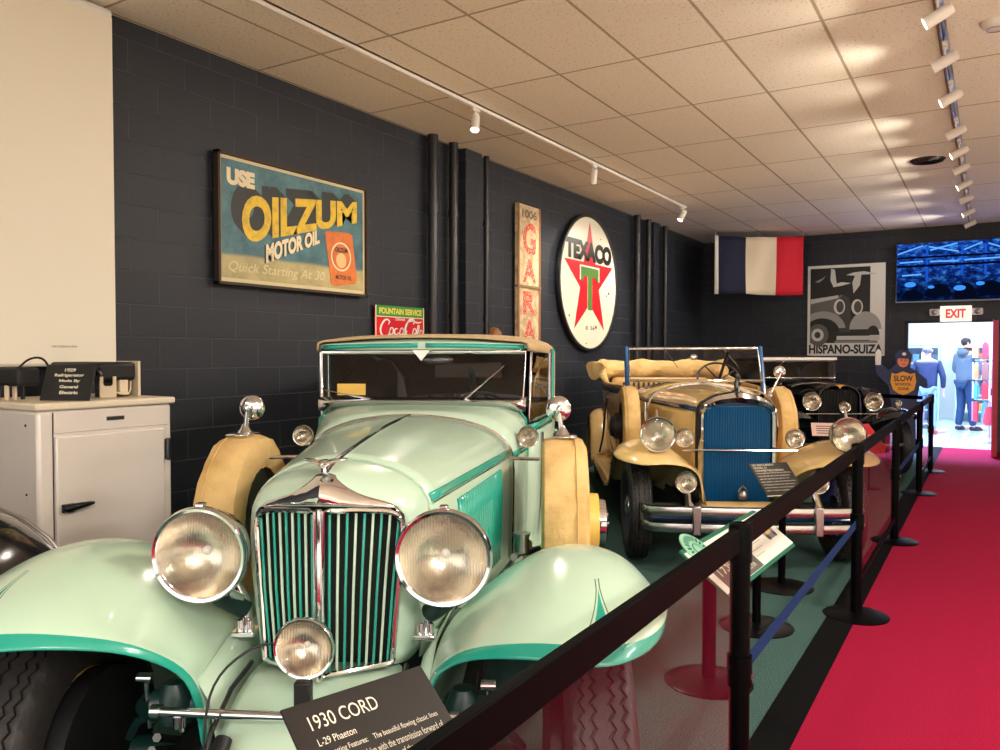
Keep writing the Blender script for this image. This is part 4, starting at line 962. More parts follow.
# mint car placard
xd = Vector((.287, .958, 0)); th = rad(36); cz_ = math.cos(th); upv = Vector((-.958 * cz_, .287 * cz_, math.sin(th)))
o1 = Vector((-.988, .920, .945)) - upv * .22
L_ = [('1930 CORD', .035, .165, .166, .192), ('L-29 Phaeton', .035, .105, .137, .150),
      ('Interesting Features:    The beautiful flowing classic lines', .035, .262, .114, .127), ('and front wheel drive with the transmission forward of', .035, .262, .094, .107),
      ('the motor make the Cord one of the most outstanding', .035, .262, .074, .087), ('automobiles produced in the U.S.    The shift lever', .035, .262, .054, .067), ('extends through the dash board.', .035, .16, .034, .047)]
placard('information_placard', 'black tilted placard headed 1930 CORD at the bottom, in front of mint green car', o1, xd, upv, .285, .22, L_)
stand(-.86, 1.03, .74, 'black stand holding the 1930 CORD placard, below the bottom edge')
# black car extras
t = thing('low_sign_board', 'small pale low sign leaning before the black car, behind the tan car headlight', 'sign', M=frame(Vector((-1.72, 9.62, .60)), (.85, .3, 0), (-.2, .5, .8)))
G().box(0, .42, 0, .17, -.01, 0).build('plate', mat('pale_pink_board', (226, 190, 180), .5), t, bevel=.002)
g = G()
for k in range(4): g.box(.05, .36 - .05 * (k % 2), .03 + .03 * k, .04 + .03 * k, 0, .0015)
g.build('print_lines', M_text, t, smooth=False)
G().box(.19, .23, -.02, .0, -.03, -.01).build('holder', M_post, t, smooth=False)
G().tube([(.21, .05, -.02), (.21, -.42, -.50)], .012, 8).build('pole', M_post, t)
t = thing('red_sign', 'small bright red sign on a low stand before the black car fender', 'sign', (-1.15, 9.9, .001), rad(20))
G().add([(-.16, -.01, .44), (.16, -.01, .36), (.16, .01, .36), (-.16, .01, .44), (-.16, -.01, .72), (-.02, -.01, .74), (.16, -.01, .50), (-.16, .01, .72), (-.02, .01, .74), (.16, .01, .50)], [(0, 1, 6, 5, 4), (3, 7, 8, 9, 2), (0, 4, 7, 3), (1, 2, 9, 6), (4, 5, 8, 7), (5, 6, 9, 8), (0, 3, 2, 1)]).build('plate', mat('signal_red', (226, 24, 34), .4), t, smooth=False)
G().box(-.10, .04, -.013, -.011, .56, .62).build('pale_print', mat('pale_red', (236, 120, 110), .5), t, smooth=False)
G().tube([(0, .02, .60), (0, .03, 0.01)], .012, 8).build('pole', M_post, t); G().lathe([(0, .02), (.12, .012), (.13, 0), (0, 0)], (0, .03, 0), n=24).build('base', M_post, t)

# ------------------------------------------------------------ refrigerator
FX, FY = -3.80, 2.055
M_fr = mat('enamel_white', (226, 216, 208), .3, 0, .5, .5); M_ftop = mat('enamel_cream_top', (228, 214, 190), .45)
t = thing('refrigerator', 'old white enamel refrigerator with one door and black handle, at left by wall', 'refrigerator', (FX, FY + .36, 0))
G().box(-.68, 0, -.36, .36, .22, 1.262).build('cabinet', M_fr, t, bevel=.018)
G().box(-.70, .018, -.375, .375, 1.262, 1.298).build('top_board', M_ftop, t, bevel=.010)
for a in (-.62, -.05):
    for b_ in (-.31, .31): G().lathe([(.03, 0.001), (.022, .02), (.03, .22)], (a, b_, 0), n=16, cap=True).build('leg', M_fr, t)
d = G().box(.001, .024, -.285, .300, .28, 1.135).build('door', M_fr, t, bevel=.008)
h = G().ell((.045, -.235, .79), .022, .035, .022).tube([(.05, -.24, .792), (.06, -.19, .798), (.055, -.12, .802)], [.02, .016, .009], 10).box(.02, .04, -.265, -.205, .77, .81)
h.build('handle', mat('handle_black', (46, 46, 48), .25, .8), d, bevel=.004)
for z in (1.02, .42):
    G().box(.018, .04, .303, .322, z - .055, z + .055).lathe([(.009, -.06), (.012, 0), (.009, .06)], (.035, .312, z), (0, 0, 1), 12, cap=True).build('hinge', M_dchrome, t)
u_ = G().box(.001, .008, -.285, .335, 1.150, 1.255).build('upper_panel', M_fr, t, bevel=.003)
G().box(.008, .011, -.02, .075, 1.195, 1.215).build('name_plate', M_dchrome, u_, smooth=False)
G().box(.001, .0035, -.291, -.287, .24, 1.25).build('door_gap', M_blackm, t, smooth=False)
for (x, z) in ((-.10, 1.19), (-.10, .86), (-.62, 1.19)): G().lathe([(.007, 0), (.005, -.004), (0, -.005)], (x, -.36, z), (0, 1, 0), 12).build('side_screw', M_blackm, t)
# placard on top
xd = Vector((.92, .39, 0)); fx = Vector((.39 * .30, -.92 * .30, 0))
wv = Vector((-.39, .92, 0)).normalized(); upv = (wv * .32 + Vector((0, 0, .95))).normalized()
xd = Vector((.92, .39, 0)).normalized()
t = placard('refrigerator_placard', 'black placard reading 1929 Refrigerator, leaning on top of white refrigerator', Vector((-4.00, 2.175, 1.302)), xd, upv, .27, .185,
   [('1929', .105, .165, .148, .165), ('Refrigerator', .055, .215, .118, .138), ('Made By', .085, .20, .091, .108), ('General', .095, .195, .062, .078), ('Electric', .10, .20, .032, .049)], edge=False, bold=.012)
# cooling unit pieces on the refrigerator
M_beige = mat('bracket_beige', (222, 204, 176), .6)
t = thing('cooling_unit', 'black refrigerator machinery with beige metal brackets, right part of refrigerator top', 'machine part', (-4.12, 2.575, 1.302), rad(0)); t.scale = (1, .72, 1)
G().box(-.30, .16, -.16, .14, .085, .185).build('motor_housing', M_blackm, t, bevel=.02)
g = G()
for k in range(7): g.tube(smooth_pl([(-.28 + k * .06, -.17, .10 + .02 * (k % 3)), (-.20 + k * .06, -.18, .17 - .01 * (k % 2)), (-.1 + k * .05, -.165, .12)], 2), .010, 6)
g.build('tubing', M_black, t)
G().prism([(-.05, 0), (.05, 0), (.05, .11), (.03, .11), (.03, .07), (.02, .06), (-.02, .06), (-.03, .07), (-.03, .11), (-.05, .11)], 0, .012).xf(Matrix.Translation((.17, -.10, 0)) @ Matrix.Rotation(rad(65), 4, 'Z') @ Matrix.Rotation(rad(90), 4, 'X')).build('notched_bracket', M_beige, t, smooth=False)
G().box(-.02, .17, .145, .165, 0, .19).build('side_plate', M_beige, t, smooth=False)
G().box(.13, .165, .0, .07, .01, .09).build('terminal_box', M_beige, t, bevel=.006)
G().tube(smooth_pl([(.15, -.04, .03), (.18, .02, .012), (.17, .08, .02), (.15, .10, .08)], 2), .006, 6).build('wire', M_beige, t)
for x in (-.25, .10): G().box(x - .01, x + .01, -.13, .12, 0, .09).build('foot', M_blackm, t, smooth=False)
t = thing('relay_unit', 'small dark machine part on posts at left end of refrigerator top, behind placard', 'machine part', (-4.10, 2.14, 1.302), rad(15)); t.scale = (1, .8, 1)
G().box(-.13, .05, -.07, .09, .07, .16).build('housing', M_blackm, t, bevel=.015)
for y, m_ in ((-.055, M_beige), (.0, M_beige), (.06, M_dchrome)): G().box(-.05, -.03, y - .008, y + .008, 0, .13).build('post', m_, t, bevel=.002)
G().box(-.11, -.08, -.085, -.055, .0, .06).build('brown_terminal', mat('bakelite', (120, 84, 48), .5), t, bevel=.004)
G().tube(smooth_pl([(.0, -.03, .15), (.04, .02, .21), (.06, .1, .21), (.06, .15, .15)], 2), .006, 6).build('cable_loop', M_blackm, t)

# ------------------------------------------------------------ projection screen
t = thing('projection_screen', 'big blank cream screen hanging on the wall at upper left', 'screen', M=frame((-4.50, .93, 1.470), (0, 1, 0), (0, 0, 1)))
G().box(0, 1.97, 0, 2.06, 0, .012).build('sheet', mat('screen_white', (240, 232, 214), .7), t, smooth=False)
G().lathe([(.0, 0), (.04, 0), (.04, 1.97), (0, 1.97)], (.0, 2.08, -.03), (1, 0, 0), 20).build('roller_case', M_white, t)
G().lathe([(.0, 0), (.010, 0), (.010, 1.97), (0, 1.97)], (0, 0, .006), (1, 0, 0), 12).build('weight_bar', mat('screen_hem', (200, 192, 176), .6), t)
fit(text_geo('THE SCREENING SERIES', .02), 1.58, 1.73, .098, .108, .0135).build('small_print', M_text, t, smooth=False)

# ------------------------------------------------------------ oil sign
M_frame = mat('sign_frame_brown', (58, 42, 32), .6)
m, nt, b = nodes_mat('oil_sign_blue'); L = nt.links.new; tc = nt.nodes.new('ShaderNodeTexCoord')
nz = nt.nodes.new('ShaderNodeTexNoise'); nz.inputs['Scale'].default_value = 5; nz.inputs['Detail'].default_value = 8; nz.inputs['Roughness'].default_value = .7; L(tc.outputs['Object'], nz.inputs['Vector'])
sp = nt.nodes.new('ShaderNodeSeparateXYZ'); L(tc.outputs['Object'], sp.inputs[0])
r = nt.nodes.new('ShaderNodeValToRGB'); e = r.color_ramp.elements; e[0].position = .3; e[0].color = rgb(40, 82, 100); e[1].position = .72; e[1].color = rgb(96, 142, 148); L(nz.outputs['Fac'], r.inputs['Fac'])
r2 = nt.nodes.new('ShaderNodeValToRGB'); e = r2.color_ramp.elements; e[0].position = .3; e[0].color = rgb(150, 140, 96); e[1].position = .7; e[1].color = rgb(206, 190, 136); L(nz.outputs['Fac'], r2.inputs['Fac'])
def mth(op, a, bb=None):
    n = nt.nodes.new('ShaderNodeMath'); n.operation = op
    for i, q in enumerate((a, bb)):
        if q is None: continue
        if isinstance(q, (int, float)): n.inputs[i].default_value = q
        else: L(q, n.inputs[i])
    return n.outputs[0]
edge_ = mth('MULTIPLY', mth('SUBTRACT', mth('SUBTRACT', .245, sp.outputs[1]), mth('MULTIPLY', nz.outputs['Fac'], .06)), 40); edge_ = mth('ADD', edge_, .5)
n = nt.nodes.new('ShaderNodeClamp'); L(edge_, n.inputs[0])
mx = nt.nodes.new('ShaderNodeMix'); mx.data_type = 'RGBA'; L(n.outputs[0], mx.inputs[0]); L(r.outputs[0], mx.inputs[6]); L(r2.outputs[0], mx.inputs[7]); L(mx.outputs[2], b.inputs['Base Color']); b.inputs['Roughness'].default_value = .45
M_oil = m
SX = -4.575
t = thing('oil_sign', 'weathered blue and yellow USE OILZUM MOTOR OIL sign in brown frame', 'sign', M=frame((SX, 3.69, 2.015), (0, 1, 0), (0, 0, 1)))
W_, H_ = 1.55, .92
G().box(0, W_, 0, .02, -.0, .05).box(0, W_, H_ - .02, H_, 0, .05).box(0, .02, 0, H_, 0, .05).box(W_ - .02, W_, 0, H_, 0, .05).build('frame', M_frame, t, smooth=False)
G().box(.02, W_ - .02, .02, H_ - .02, .0, .025).build('border', mat('sign_cream', (214, 200, 158), .5), t, smooth=False)
G().box(.045, W_ - .045, .05, H_ - .045, .025, .028).build('painted_panel', M_oil, t, smooth=False)
M_oily = mat('oil_yellow', (232, 196, 52), .5, var=(20, (204, 170, 60), .35, .55)); M_oild = mat('oil_dark', (46, 50, 50), .5)
g = G()
for k in range(9):
    q = fit(text_geo('OILZUM', .3, 0, .014), .22 - .012 * k, 1.43 - .012 * k, 0, 0, .0285 + .00005 * (9 - k), quad=((.295 + .009 * k, .645 + .009 * k), (.61 + .006 * k, .79 + .006 * k)))
    g.add(q.v, q.f)
g.build('lettering_shadow', M_oild, t, smooth=False)
fit(text_geo('OILZUM', .3, 0, .014), .22, 1.43, 0, 0, .0305, quad=((.295, .645), (.61, .79))).build('lettering_name', M_oily, t, smooth=False)
fit(text_geo('USE', .3, 0, .02), .09, .34, .70, .82, .029).build('lettering_use', M_cream, t, smooth=False)
q = fit(text_geo('MOTOR OIL', .3, 0, .016), .425, .975, 0, 0, .0292, quad=((.175, .315), (.385, .495))); q.build('lettering_motor_oil_shadow', M_oild, t, smooth=False)
fit(text_geo('MOTOR OIL', .3, 0, .016), .44, .99, 0, 0, .0302, quad=((.18, .32), (.39, .50))).build('lettering_motor_oil', M_cream, t, smooth=False)
fit(text_geo('Quick Starting At 30', .2, 0, 0, shear=.25), .10, 1.05, .08, .17, .0290).build('lettering_slogan', mat('faded_cream', (214, 202, 160), .6), t, smooth=False)
can = G().prism([(1.075, .50), (1.05, .485), (1.12, .08), (1.16, .065), (1.40, .10), (1.425, .13), (1.37, .50), (1.33, .515)], .028, .032).build('oil_can', mat('oil_orange', (222, 120, 50), .5, var=(16, (200, 108, 50), .35, .6)), t, smooth=False)
G().lathe([(.105, .0325), (.118, .0325)], (1.235, .31, 0), n=36).build('can_ring', M_cream, can); G().lathe([(.0, .033), (.06, .033)], (1.235, .28, 0), n=30).build('can_disc', mat('pale_orange', (236, 188, 132), .5), can)
fit(text_geo('OILZUM', .1, 0, .004), 1.165, 1.31, .345, .385, .0335).build('can_lettering', M_oild, can, smooth=False)
fit(text_geo('MOTOR OIL', .1, 0, .002), 1.17, 1.36, .125, .16, .0335).build('can_lettering_low', M_oild, can, smooth=False)

# ------------------------------------------------------------ soft drink sign
t = thing('soft_drink_sign', 'small red and green Coca-Cola fountain service sign above the mint green car', 'sign', M=frame((SX, 5.37, 1.45), (0, 1, 0), (0, 0, 1)))
G().box(0, .70, 0, .51, 0, .012).build('panel', mat('coke_red', (206, 24, 40), .35), t, bevel=.002)
G().box(.0, .70, .415, .51, .012, .015).build('green_band', mat('coke_green', (58, 140, 62), .35), t, smooth=False)
G().box(0, .70, .408, .416, .012, .0155).box(0, .012, 0, .51, .012, .0155).box(.688, .70, 0, .51, .012, .0155).build('edge_line', M_cream, t, smooth=False)
fit(text_geo('FOUNTAIN SERVICE', .1, 0, .004), .05, .66, .435, .49, .0165).build('band_lettering', mat('coke_yellow', (226, 218, 90), .5), t, smooth=False)
fit(text_geo('DRINK', .1, 0, .002), .28, .42, .382, .402, .0135).build('drink_lettering', M_white, t, smooth=False)
g = G()   # flowing script built from strokes
def stroke(pts, wd):
    p = smooth_pl(pts, 3); n = len(p); Ls = []; Rs = []
    for i in range(n):
        a = Vector(p[max(i - 1, 0)]); b2 = Vector(p[min(i + 1, n - 1)]); d_ = (b2 - a); d_.normalize(); nn = Vector((-d_.y, d_.x)) if len(d_) == 2 else Vector((-d_[1], d_[0]))
        ww = wd * (.35 + .65 * math.sin(PI * (i + .5) / n)); Ls.append((p[i][0] + nn[0] * ww, p[i][1] + nn[1] * ww, .0140)); Rs.append((p[i][0] - nn[0] * ww, p[i][1] - nn[1] * ww, .0140))
    g.grid([Ls, Rs])
def V2(l): return [Vector(q) for q in l]
def cee(x, y, s): stroke([(x + .10 * s, y + .17 * s), (x + .13 * s, y + .22 * s), (x + .06 * s, y + .26 * s), (x - .02 * s, y + .12 * s), (x + .0 * s, y + .0 * s), (x + .08 * s, y - .01 * s), (x + .13 * s, y + .05 * s)], .013 * s)
def oh(x, y, s): stroke([(x, y + .05 * s), (x + .02 * s, y + .11 * s), (x + .06 * s, y + .09 * s), (x + .05 * s, y + .01 * s), (x + .0 * s, y + .0 * s), (x, y + .05 * s), (x + .03 * s, y + .10 * s)], .009 * s)
cee(.08, .10, .95); oh(.19, .115, 1); stroke([(.31, .20), (.27, .21), (.255, .14), (.29, .11), (.32, .15)], .009); oh(.335, .115, 1); stroke([(.395, .20), (.39, .13), (.42, .12)], .009)
stroke([(.42, .165), (.45, .172)], .008)
cee(.43, .10, 1.05); oh(.525, .115, 1); stroke([(.59, .12), (.60, .25), (.625, .28), (.62, .2), (.59, .12), (.62, .11)], .008); oh(.63, .115, .8); stroke([(.672, .18), (.668, .12), (.69, .12)], .008)
stroke([(.10, .07), (.25, .05), (.40, .075), (.6, .09)], .010)
stroke([(.45, .30), (.52, .34), (.60, .30), (.66, .32)], .012)
g.v = [Vector((v.x, (v.y - .07) * .62 + .225, v.z)) for v in g.v]
g.build('script_lettering', M_white, t, smooth=False)

# ------------------------------------------------------------ garage board
m_w = mat('old_wood_cream', (206, 186, 150), .8, bump=(30, .3), var=(12, (170, 140, 104), .35, .6)); m_r = mat('faded_red', (186, 62, 50), .7, var=(50, (206, 170, 140), .38, .5)); m_gray = mat('faded_black', (110, 96, 78), .7)
t = thing('garage_board', 'tall narrow weathered wooden board with red vertical GARAGE letters', 'sign', M=frame((SX, 7.78, 1.25), (0, 1, 0), (0, 0, 1)))
G().box(0, .52, 1.06, 1.98, 0, .04).build('upper_plank', m_w, t, bevel=.004); G().box(.0, .52, 0, 1.045, 0, .04).build('lower_plank', m_w, t, bevel=.004)
G().box(-.01, .53, 1.035, 1.065, .0, .055).build('cross_batten', mat('wood_batten', (134, 106, 74), .8), t, bevel=.003)
G().box(0, .03, 0, 1.98, .04, .05).box(.49, .52, 0, 1.98, .04, .05).build('edge_strip', mat('wood_edge', (150, 104, 66), .8), t, smooth=False)
fit(text_geo('1006', .3, 0, .01), .10, .44, 1.83, 1.93, .041).build('number', m_gray, t, smooth=False)
for ch, y0, y1 in (('G', 1.42, 1.78), ('A', 1.10, 1.37), ('R', .73, 1.0), ('A', .42, .68), ('G', .2, .38), ('E', .02, .17)):
    fit(text_geo(ch, .3, 0, .01), .12, .42, y0, y1, .041).build('letter', m_r, t, smooth=False)

# ------------------------------------------------------------ round star sign
t = thing('round_star_sign', 'big round white TEXACO sign with red star and green T', 'sign', M=frame((SX, 9.69, 2.47), (0, 1, 0), (0, 0, 1)))
G().lathe([(0, 0), (.88, 0), (.88, .03), (0, .03)], n=72).build('disc', mat('star_sign_white', (232, 224, 204), .3), t)
G().lathe([(.865, .0), (.905, 0), (.905, .045), (.885, .05), (.865, .045), (.865, .0)], n=72).build('rim', M_dchrome, t)
pts = []
for k in range(10):
    a = PI / 2 + PI * k / 5; rr = .78 if k % 2 == 0 else .78 * .385; pts.append((rr * math.cos(a), .02 + rr * math.sin(a)))
G().prism(pts, .03, .033).build('star', mat('star_red', (206, 24, 36), .35), t, smooth=False)
T = [(-.27, .20), (.27, .20), (.27, .02), (.21, .02), (.19, .08), (.06, .08), (.06, -.36), (-.06, -.36), (-.06, .08), (-.19, .08), (-.21, .02), (-.27, .02)]
G().prism([(x * 1.12, .0 + (y + .08) * 1.08 - .08) for x, y in T], .033, .0345).build('t_outline', M_white, t, smooth=False)
G().prism(T, .0345, .037).build('letter_t', mat('t_green', (80, 130, 44), .4), t, smooth=False)
fit(text_geo('TEXACO', .3, 0, .020), -.72, .70, .28, .54, .0355).build('lettering', mat('enamel_black', (26, 24, 28), .35), t, smooth=False)
fit(text_geo('8  56', .3, 0, .005), -.12, .16, -.62, -.57, .031).build('date_lettering', M_text, t, smooth=False)
mR = mat('rust', (120, 78, 48), .8)
for x, y, r in ((-.55, .15, .03), (.62, -.1, .028), (-.6, -.45, .02), (.2, -.58, .03), (.35, .62, .014), (-.1, -.8, .015), (.55, -.14, .02)):
    G().prism([(x + r * (1 + .4 * math.sin(k * 2.3)) * math.cos(PI * k / 5), y + r * .7 * math.sin(PI * k / 5)) for k in range(10)], .03, .0312).build('rust_spot', mR, t, smooth=False)

# ------------------------------------------------------------ flag
t = thing('flag', 'blue white and red vertically striped flag hanging below the ceiling in the corner', 'flag', M=frame((-3.95, 13.30, 2.53), (.80, .60, 0), (0, 0, 1)))
rows = []
for j in range(11):
    v = j / 10; row = []
    for k in range(49):
        u = k / 48; x = 1.56 * u - .03 * (1 - v) * u
        row.append((x, v * .98 - .02 * math.sin(PI * u) * v + .03 * (1 - v) * math.sin(2 * PI * u) * .4 + .0 * u, .03 * math.sin(9 * u + 2 * v) * (1 - .5 * v) + .015 * math.sin(21 * u - 3 * v)))
    rows.append(row)
M_fb = mat('flag_blue', (9, 20, 52), .8); M_fw = mat('flag_white', (228, 214, 188), .8); M_fr_ = mat('flag_red', (196, 8, 36), .8)
G().grid(rows, mf=lambda i, j: 3 if j < 2 else (0 if j < 17 else (1 if j < 33 else 2))).build('cloth', [M_fb, M_fw, M_fr_, M_white], t, solid=.003)
G().tube([(.02, .975, 0), (.02, 1.06, 0)], .003, 6).tube([(.78, .955, 0), (.78, 1.06, 0)], .003, 6).tube([(1.54, .975, 0), (1.54, 1.06, 0)], .003, 6).build('hanging_strings', M_white, t)

# ------------------------------------------------------------ poster (plain deco motor car picture)
PZ = BY - .012
t = thing('car_poster', 'black and white art deco motor car poster lettered HISPANO-SUIZA on back wall', 'poster', M=frame((-2.74, PZ, 1.50), (1, 0, 0), (0, 0, 1)))
def gray(v): return mat('poster_gray_%d' % v, (v, v, int(v * .98)), .5)
G().box(0, 1.23, 0, 1.56, 0, .010).build('sheet', gray(222), t, smooth=False)
G().box(.045, 1.0, .22, 1.51, .010, .0115).build('night_panel', gray(30), t, smooth=False)
def shp(pts, v, z, name):
    pts = [(min(max(x, .045), 1.19), y) for x, y in pts]; G().prism(pts, z, z + .001).build(name, gray(v), t, smooth=False)
def arc(cx, cy, rx, ry, a0, a1, n=16): return [(cx + rx * math.cos(rad(lerp(a0, a1, k / n))), cy + ry * math.sin(rad(lerp(a0, a1, k / n)))) for k in range(n + 1)]
shp([(.05, .72), (.05, .98), (.5, 1.02), (.55, 1.05), (.66, 1.0), (.68, .5), (.3, .5)], 96, .0120, 'picture_hood')
shp([(.05, .90), (.05, .98), (.5, 1.04), (.5, .99)], 190, .0132, 'picture_hood_shine')
shp([(.52, .40), (.52, .98), (.58, 1.04), (.66, 1.0), (.70, .9), (.70, .40)], 60, .0142, 'picture_radiator')
shp(arc(.25, .45, .37, .32, 5, 175), 150, .0152, 'picture_fender'); shp(arc(.24, .42, .28, .23, 0, 180), 24, .0164, 'picture_wheel_arch')
shp(arc(.18, .36, .17, .19, 0, 360, 28), 90, .0176, 'picture_tire'); shp(arc(.17, .36, .10, .11, 0, 360, 24), 200, .0188, 'picture_hubcap'); shp(arc(.17, .36, .05, .055, 0, 360, 20), 50, .0200, 'picture_hub')
shp(arc(.93, .45, .25, .30, 0, 180), 160, .0152, 'picture_far_fender'); shp(arc(1.05, .35, .10, .16, 0, 180), 36, .0164, 'picture_far_arch')
shp(arc(.52, .84, .09, .13, 0, 360, 22), 210, .0176, 'picture_lamp'); shp(arc(.53, .84, .06, .10, 0, 360, 22), 70, .0188, 'picture_lamp_glass')
shp(arc(.80, .83, .09, .13, 0, 360, 22), 210, .0176, 'picture_lamp'); shp(arc(.81, .83, .06, .10, 0, 360, 22), 70, .0188, 'picture_lamp_glass')
shp([(.48, .27), (1.15, .27), (1.15, .34), (.48, .34)], 196, .0176, 'picture_bumper'); shp([(.45, .22), (1.12, .22), (1.12, .26), (.45, .26)], 130, .0176, 'picture_bumper')
shp([(.42, 1.18), (.55, 1.20), (.70, 1.24), (.55, 1.26), (.47, 1.24), (.44, 1.48), (.38, 1.5), (.37, 1.3)], 206, .0125, 'picture_bird')
shp([(.62, 1.38), (.76, 1.36), (.72, 1.25), (.74, 1.06), (.84, 1.2), (.86, 1.375), (1.12, 1.375), (.9, 1.43), (.75, 1.42)], 196, .0125, 'picture_bird')
shp([(.12, 1.28), (.22, 1.33), (.30, 1.38), (.24, 1.31), (.18, 1.27)], 150, .0125, 'picture_bird')
fit(text_geo('HISPANO-SUIZA', .3, 0, .012), .03, 1.20, .035, .195, .0115).build('lettering', gray(28), t, smooth=False)

def emit(name, c, s):
    m, nt, b = nodes_mat(name); nt.nodes.remove(b); e_ = nt.nodes.new('ShaderNodeEmission'); e_.inputs[0].default_value = rgb(*c); e_.inputs[1].default_value = s; nt.links.new(e_.outputs[0], nt.nodes['Material Output'].inputs[0]); return m
# ------------------------------------------------------------ television
m, nt, b = nodes_mat('tv_picture'); L = nt.links.new; nt.nodes.remove(b); em = nt.nodes.new('ShaderNodeEmission'); L(em.outputs[0], nt.nodes['Material Output'].inputs[0]); em.inputs[1].default_value = .9
tc = nt.nodes.new('ShaderNodeTexCoord'); sp = nt.nodes.new('ShaderNodeSeparateXYZ'); L(tc.outputs['Object'], sp.inputs[0])
mp = nt.nodes.new('ShaderNodeMapping'); mp.inputs['Scale'].default_value = (5, 9, 1); L(tc.outputs['Object'], mp.inputs[0])
n1 = nt.nodes.new('ShaderNodeTexNoise'); n1.inputs['Scale'].default_value = 1.6; n1.inputs['Detail'].default_value = 8; n1.inputs['Roughness'].default_value = .75; L(mp.outputs[0], n1.inputs['Vector'])
r = nt.nodes.new('ShaderNodeValToRGB'); e = r.color_ramp.elements; e[0].position = .38; e[0].color = rgb(8, 14, 40); e[1].position = .66; e[1].color = rgb(70, 150, 235)
q = e.new(.52); q.color = rgb(16, 56, 150); L(n1.outputs['Fac'], r.inputs['Fac'])
dk = nt.nodes.new('ShaderNodeMapRange'); dk.inputs['From Min'].default_value = .15; dk.inputs['From Max'].default_value = .6; dk.inputs['To Min'].default_value = .12; dk.inputs['To Max'].default_value = .75; L(sp.outputs[1], dk.inputs[0])
mx = nt.nodes.new('ShaderNodeMix'); mx.data_type = 'RGBA'; mx.blend_type = 'MULTIPLY'; mx.inputs[0].default_value = 1; L(r.outputs[0], mx.inputs[6]); L(dk.outputs[0], mx.inputs[7]); L(mx.outputs[2], em.inputs[0])
M_tv = m
t = thing('television', 'wall mounted television showing a blue hall picture, above the doorway', 'television', M=frame((-1.35, BY - .10, 2.36), (1, 0, 0), (0, 0, 1)))
G().box(0, 1.72, 0, .98, 0, .05).build('casing', M_black, t, bevel=.006); G().box(.3, 1.4, .2, .8, -.06, 0).build('wall_mount', M_blackm, t, smooth=False)
s_ = G().box(.02, 1.70, .03, .96, .05, .053).build('picture_area', M_tv, t, smooth=False)
for x0, x1, y0, y1 in ((.03, .4, .80, .92), (.48, .9, .90, .80), (.5, .88, .84, .93), (.97, 1.22, .82, .92), (1.3, 1.5, .9, .82), (.06, .4, .66, .67), (.5, .9, .66, .65), (.98, 1.5, .66, .67), (.1, .38, .45, .46)):
    G().add([(x0, y0 - .012, .0546), (x1, y1 - .012, .0546), (x1, y1 + .012, .0546), (x0, y0 + .012, .0546)], [(0, 1, 2, 3)]).build('picture_rafter', emit('tv_pale_' + str(len(bpy.data.materials)), (88, 160, 240), .8), s_, smooth=False)
eb = emit('tv_blue_bright', (52, 130, 230), .9); ed = emit('tv_blue_dark', (4, 8, 26), .8); em_ = emit('tv_blue_mid', (22, 74, 180), .8)
for x in (.44, .93, 1.25, 1.55): G().box(x, x + .035, .42 - .1 * (x == .44), .90, .053, .0545).build('picture_column', em_, s_, smooth=False)
for z, h in ((.72, .03), (.58, .035)): G().box(.02, 1.70, z, z + h, .0545, .0555).build('picture_beam', ed, s_, smooth=False)
for cx, cz, w_, h_ in ((.25, .16, .3, .16), (.62, .20, .34, .2), (1.0, .14, .3, .26), (1.35, .18, .34, .24), (1.58, .22, .2, .22)):
    G().prism([(x, y) for x, y in arc(cx, cz - .1, w_ * .55, h_, 0, 180)], .0545, .0558).build('picture_crowd', ed, s_, smooth=False)
for cx, cz, r_ in ((.92, .22, .07), (.22, .30, .07), (.52, .25, .04), (1.2, .28, .05)): G().prism([(x, y) for x, y in arc(cx, cz, r_ * 1.2, r_ * .6, 0, 360)], .0558, .0566).build('picture_glint', eb, s_, smooth=False)

# ------------------------------------------------------------ exit sign
t = thing('exit_sign', 'lit white EXIT sign with red letters and two emergency lamps above doorway', 'exit sign', M=frame((-.70, BY - .06, 2.05), (1, 0, 0), (0, 0, 1)))
m_ex = mat('exit_face', (240, 232, 220), .4, emit=(255, 238, 220), estr=.55)
G().box(0, .44, 0, .25, 0, .055).build('housing', m_ex, t, bevel=.008)
fit(text_geo('EXIT', .2, 0, .008), .08, .36, .055, .20, .0565).build('lettering', mat('exit_red', (224, 40, 36), .4, emit=(255, 30, 30), estr=.8), t, smooth=False)
for s in (-1, 1):
    cx = .22 + s * .30; l_ = G().box(cx - .075, cx + .075, .10, .21, 0, .05).build('emergency_lamp', M_white, t, bevel=.02)
    G().lathe([(0, .062), (.035, .058), (.045, .05), (.045, .03)], (cx, .155, 0), n=20).build('lamp_lens', M_satin, l_)

# ------------------------------------------------------------ police cutout
t = thing('police_cutout', 'flat painted police officer cutout holding a yellow SLOW SCHOOL ZONE shield', 'cutout sign', M=frame((-1.52, 13.58, 0.001), (.90, .43, 0), (0, 0, 1)))
mp_ = mat('cutout_navy', (22, 38, 84), .5); mf_ = mat('cutout_skin', (232, 130, 92), .5); mw_ = mat('cutout_white', (232, 226, 220), .5); my_ = mat('cutout_yellow', (240, 164, 50), .5)
bd = G().prism([(.22, .0), (.62, 0), (.60, .7), (.66, 1.05), (.78, 1.0), (.76, 1.14), (.62, 1.26), (.52, 1.32), (.52, 1.40), (.54, 1.50), (.46, 1.58), (.36, 1.58), (.29, 1.50), (.31, 1.38), (.20, 1.28), (.08, 1.40), (.0, 1.36), (.02, 1.22), (.20, 1.04), (.26, .7)], 0, .015).build('uniform', mp_, t, smooth=False)
G().prism(arc(.04, 1.46, .045, .10, 0, 360), .015, .02).build('raised_glove', mw_, bd, smooth=False); G().prism([(.005, 1.36), (.08, 1.36), (.09, 1.56), (.06, 1.60), (.03, 1.60), (.0, 1.55)], .0, .018).build('glove', mw_, bd, smooth=False)
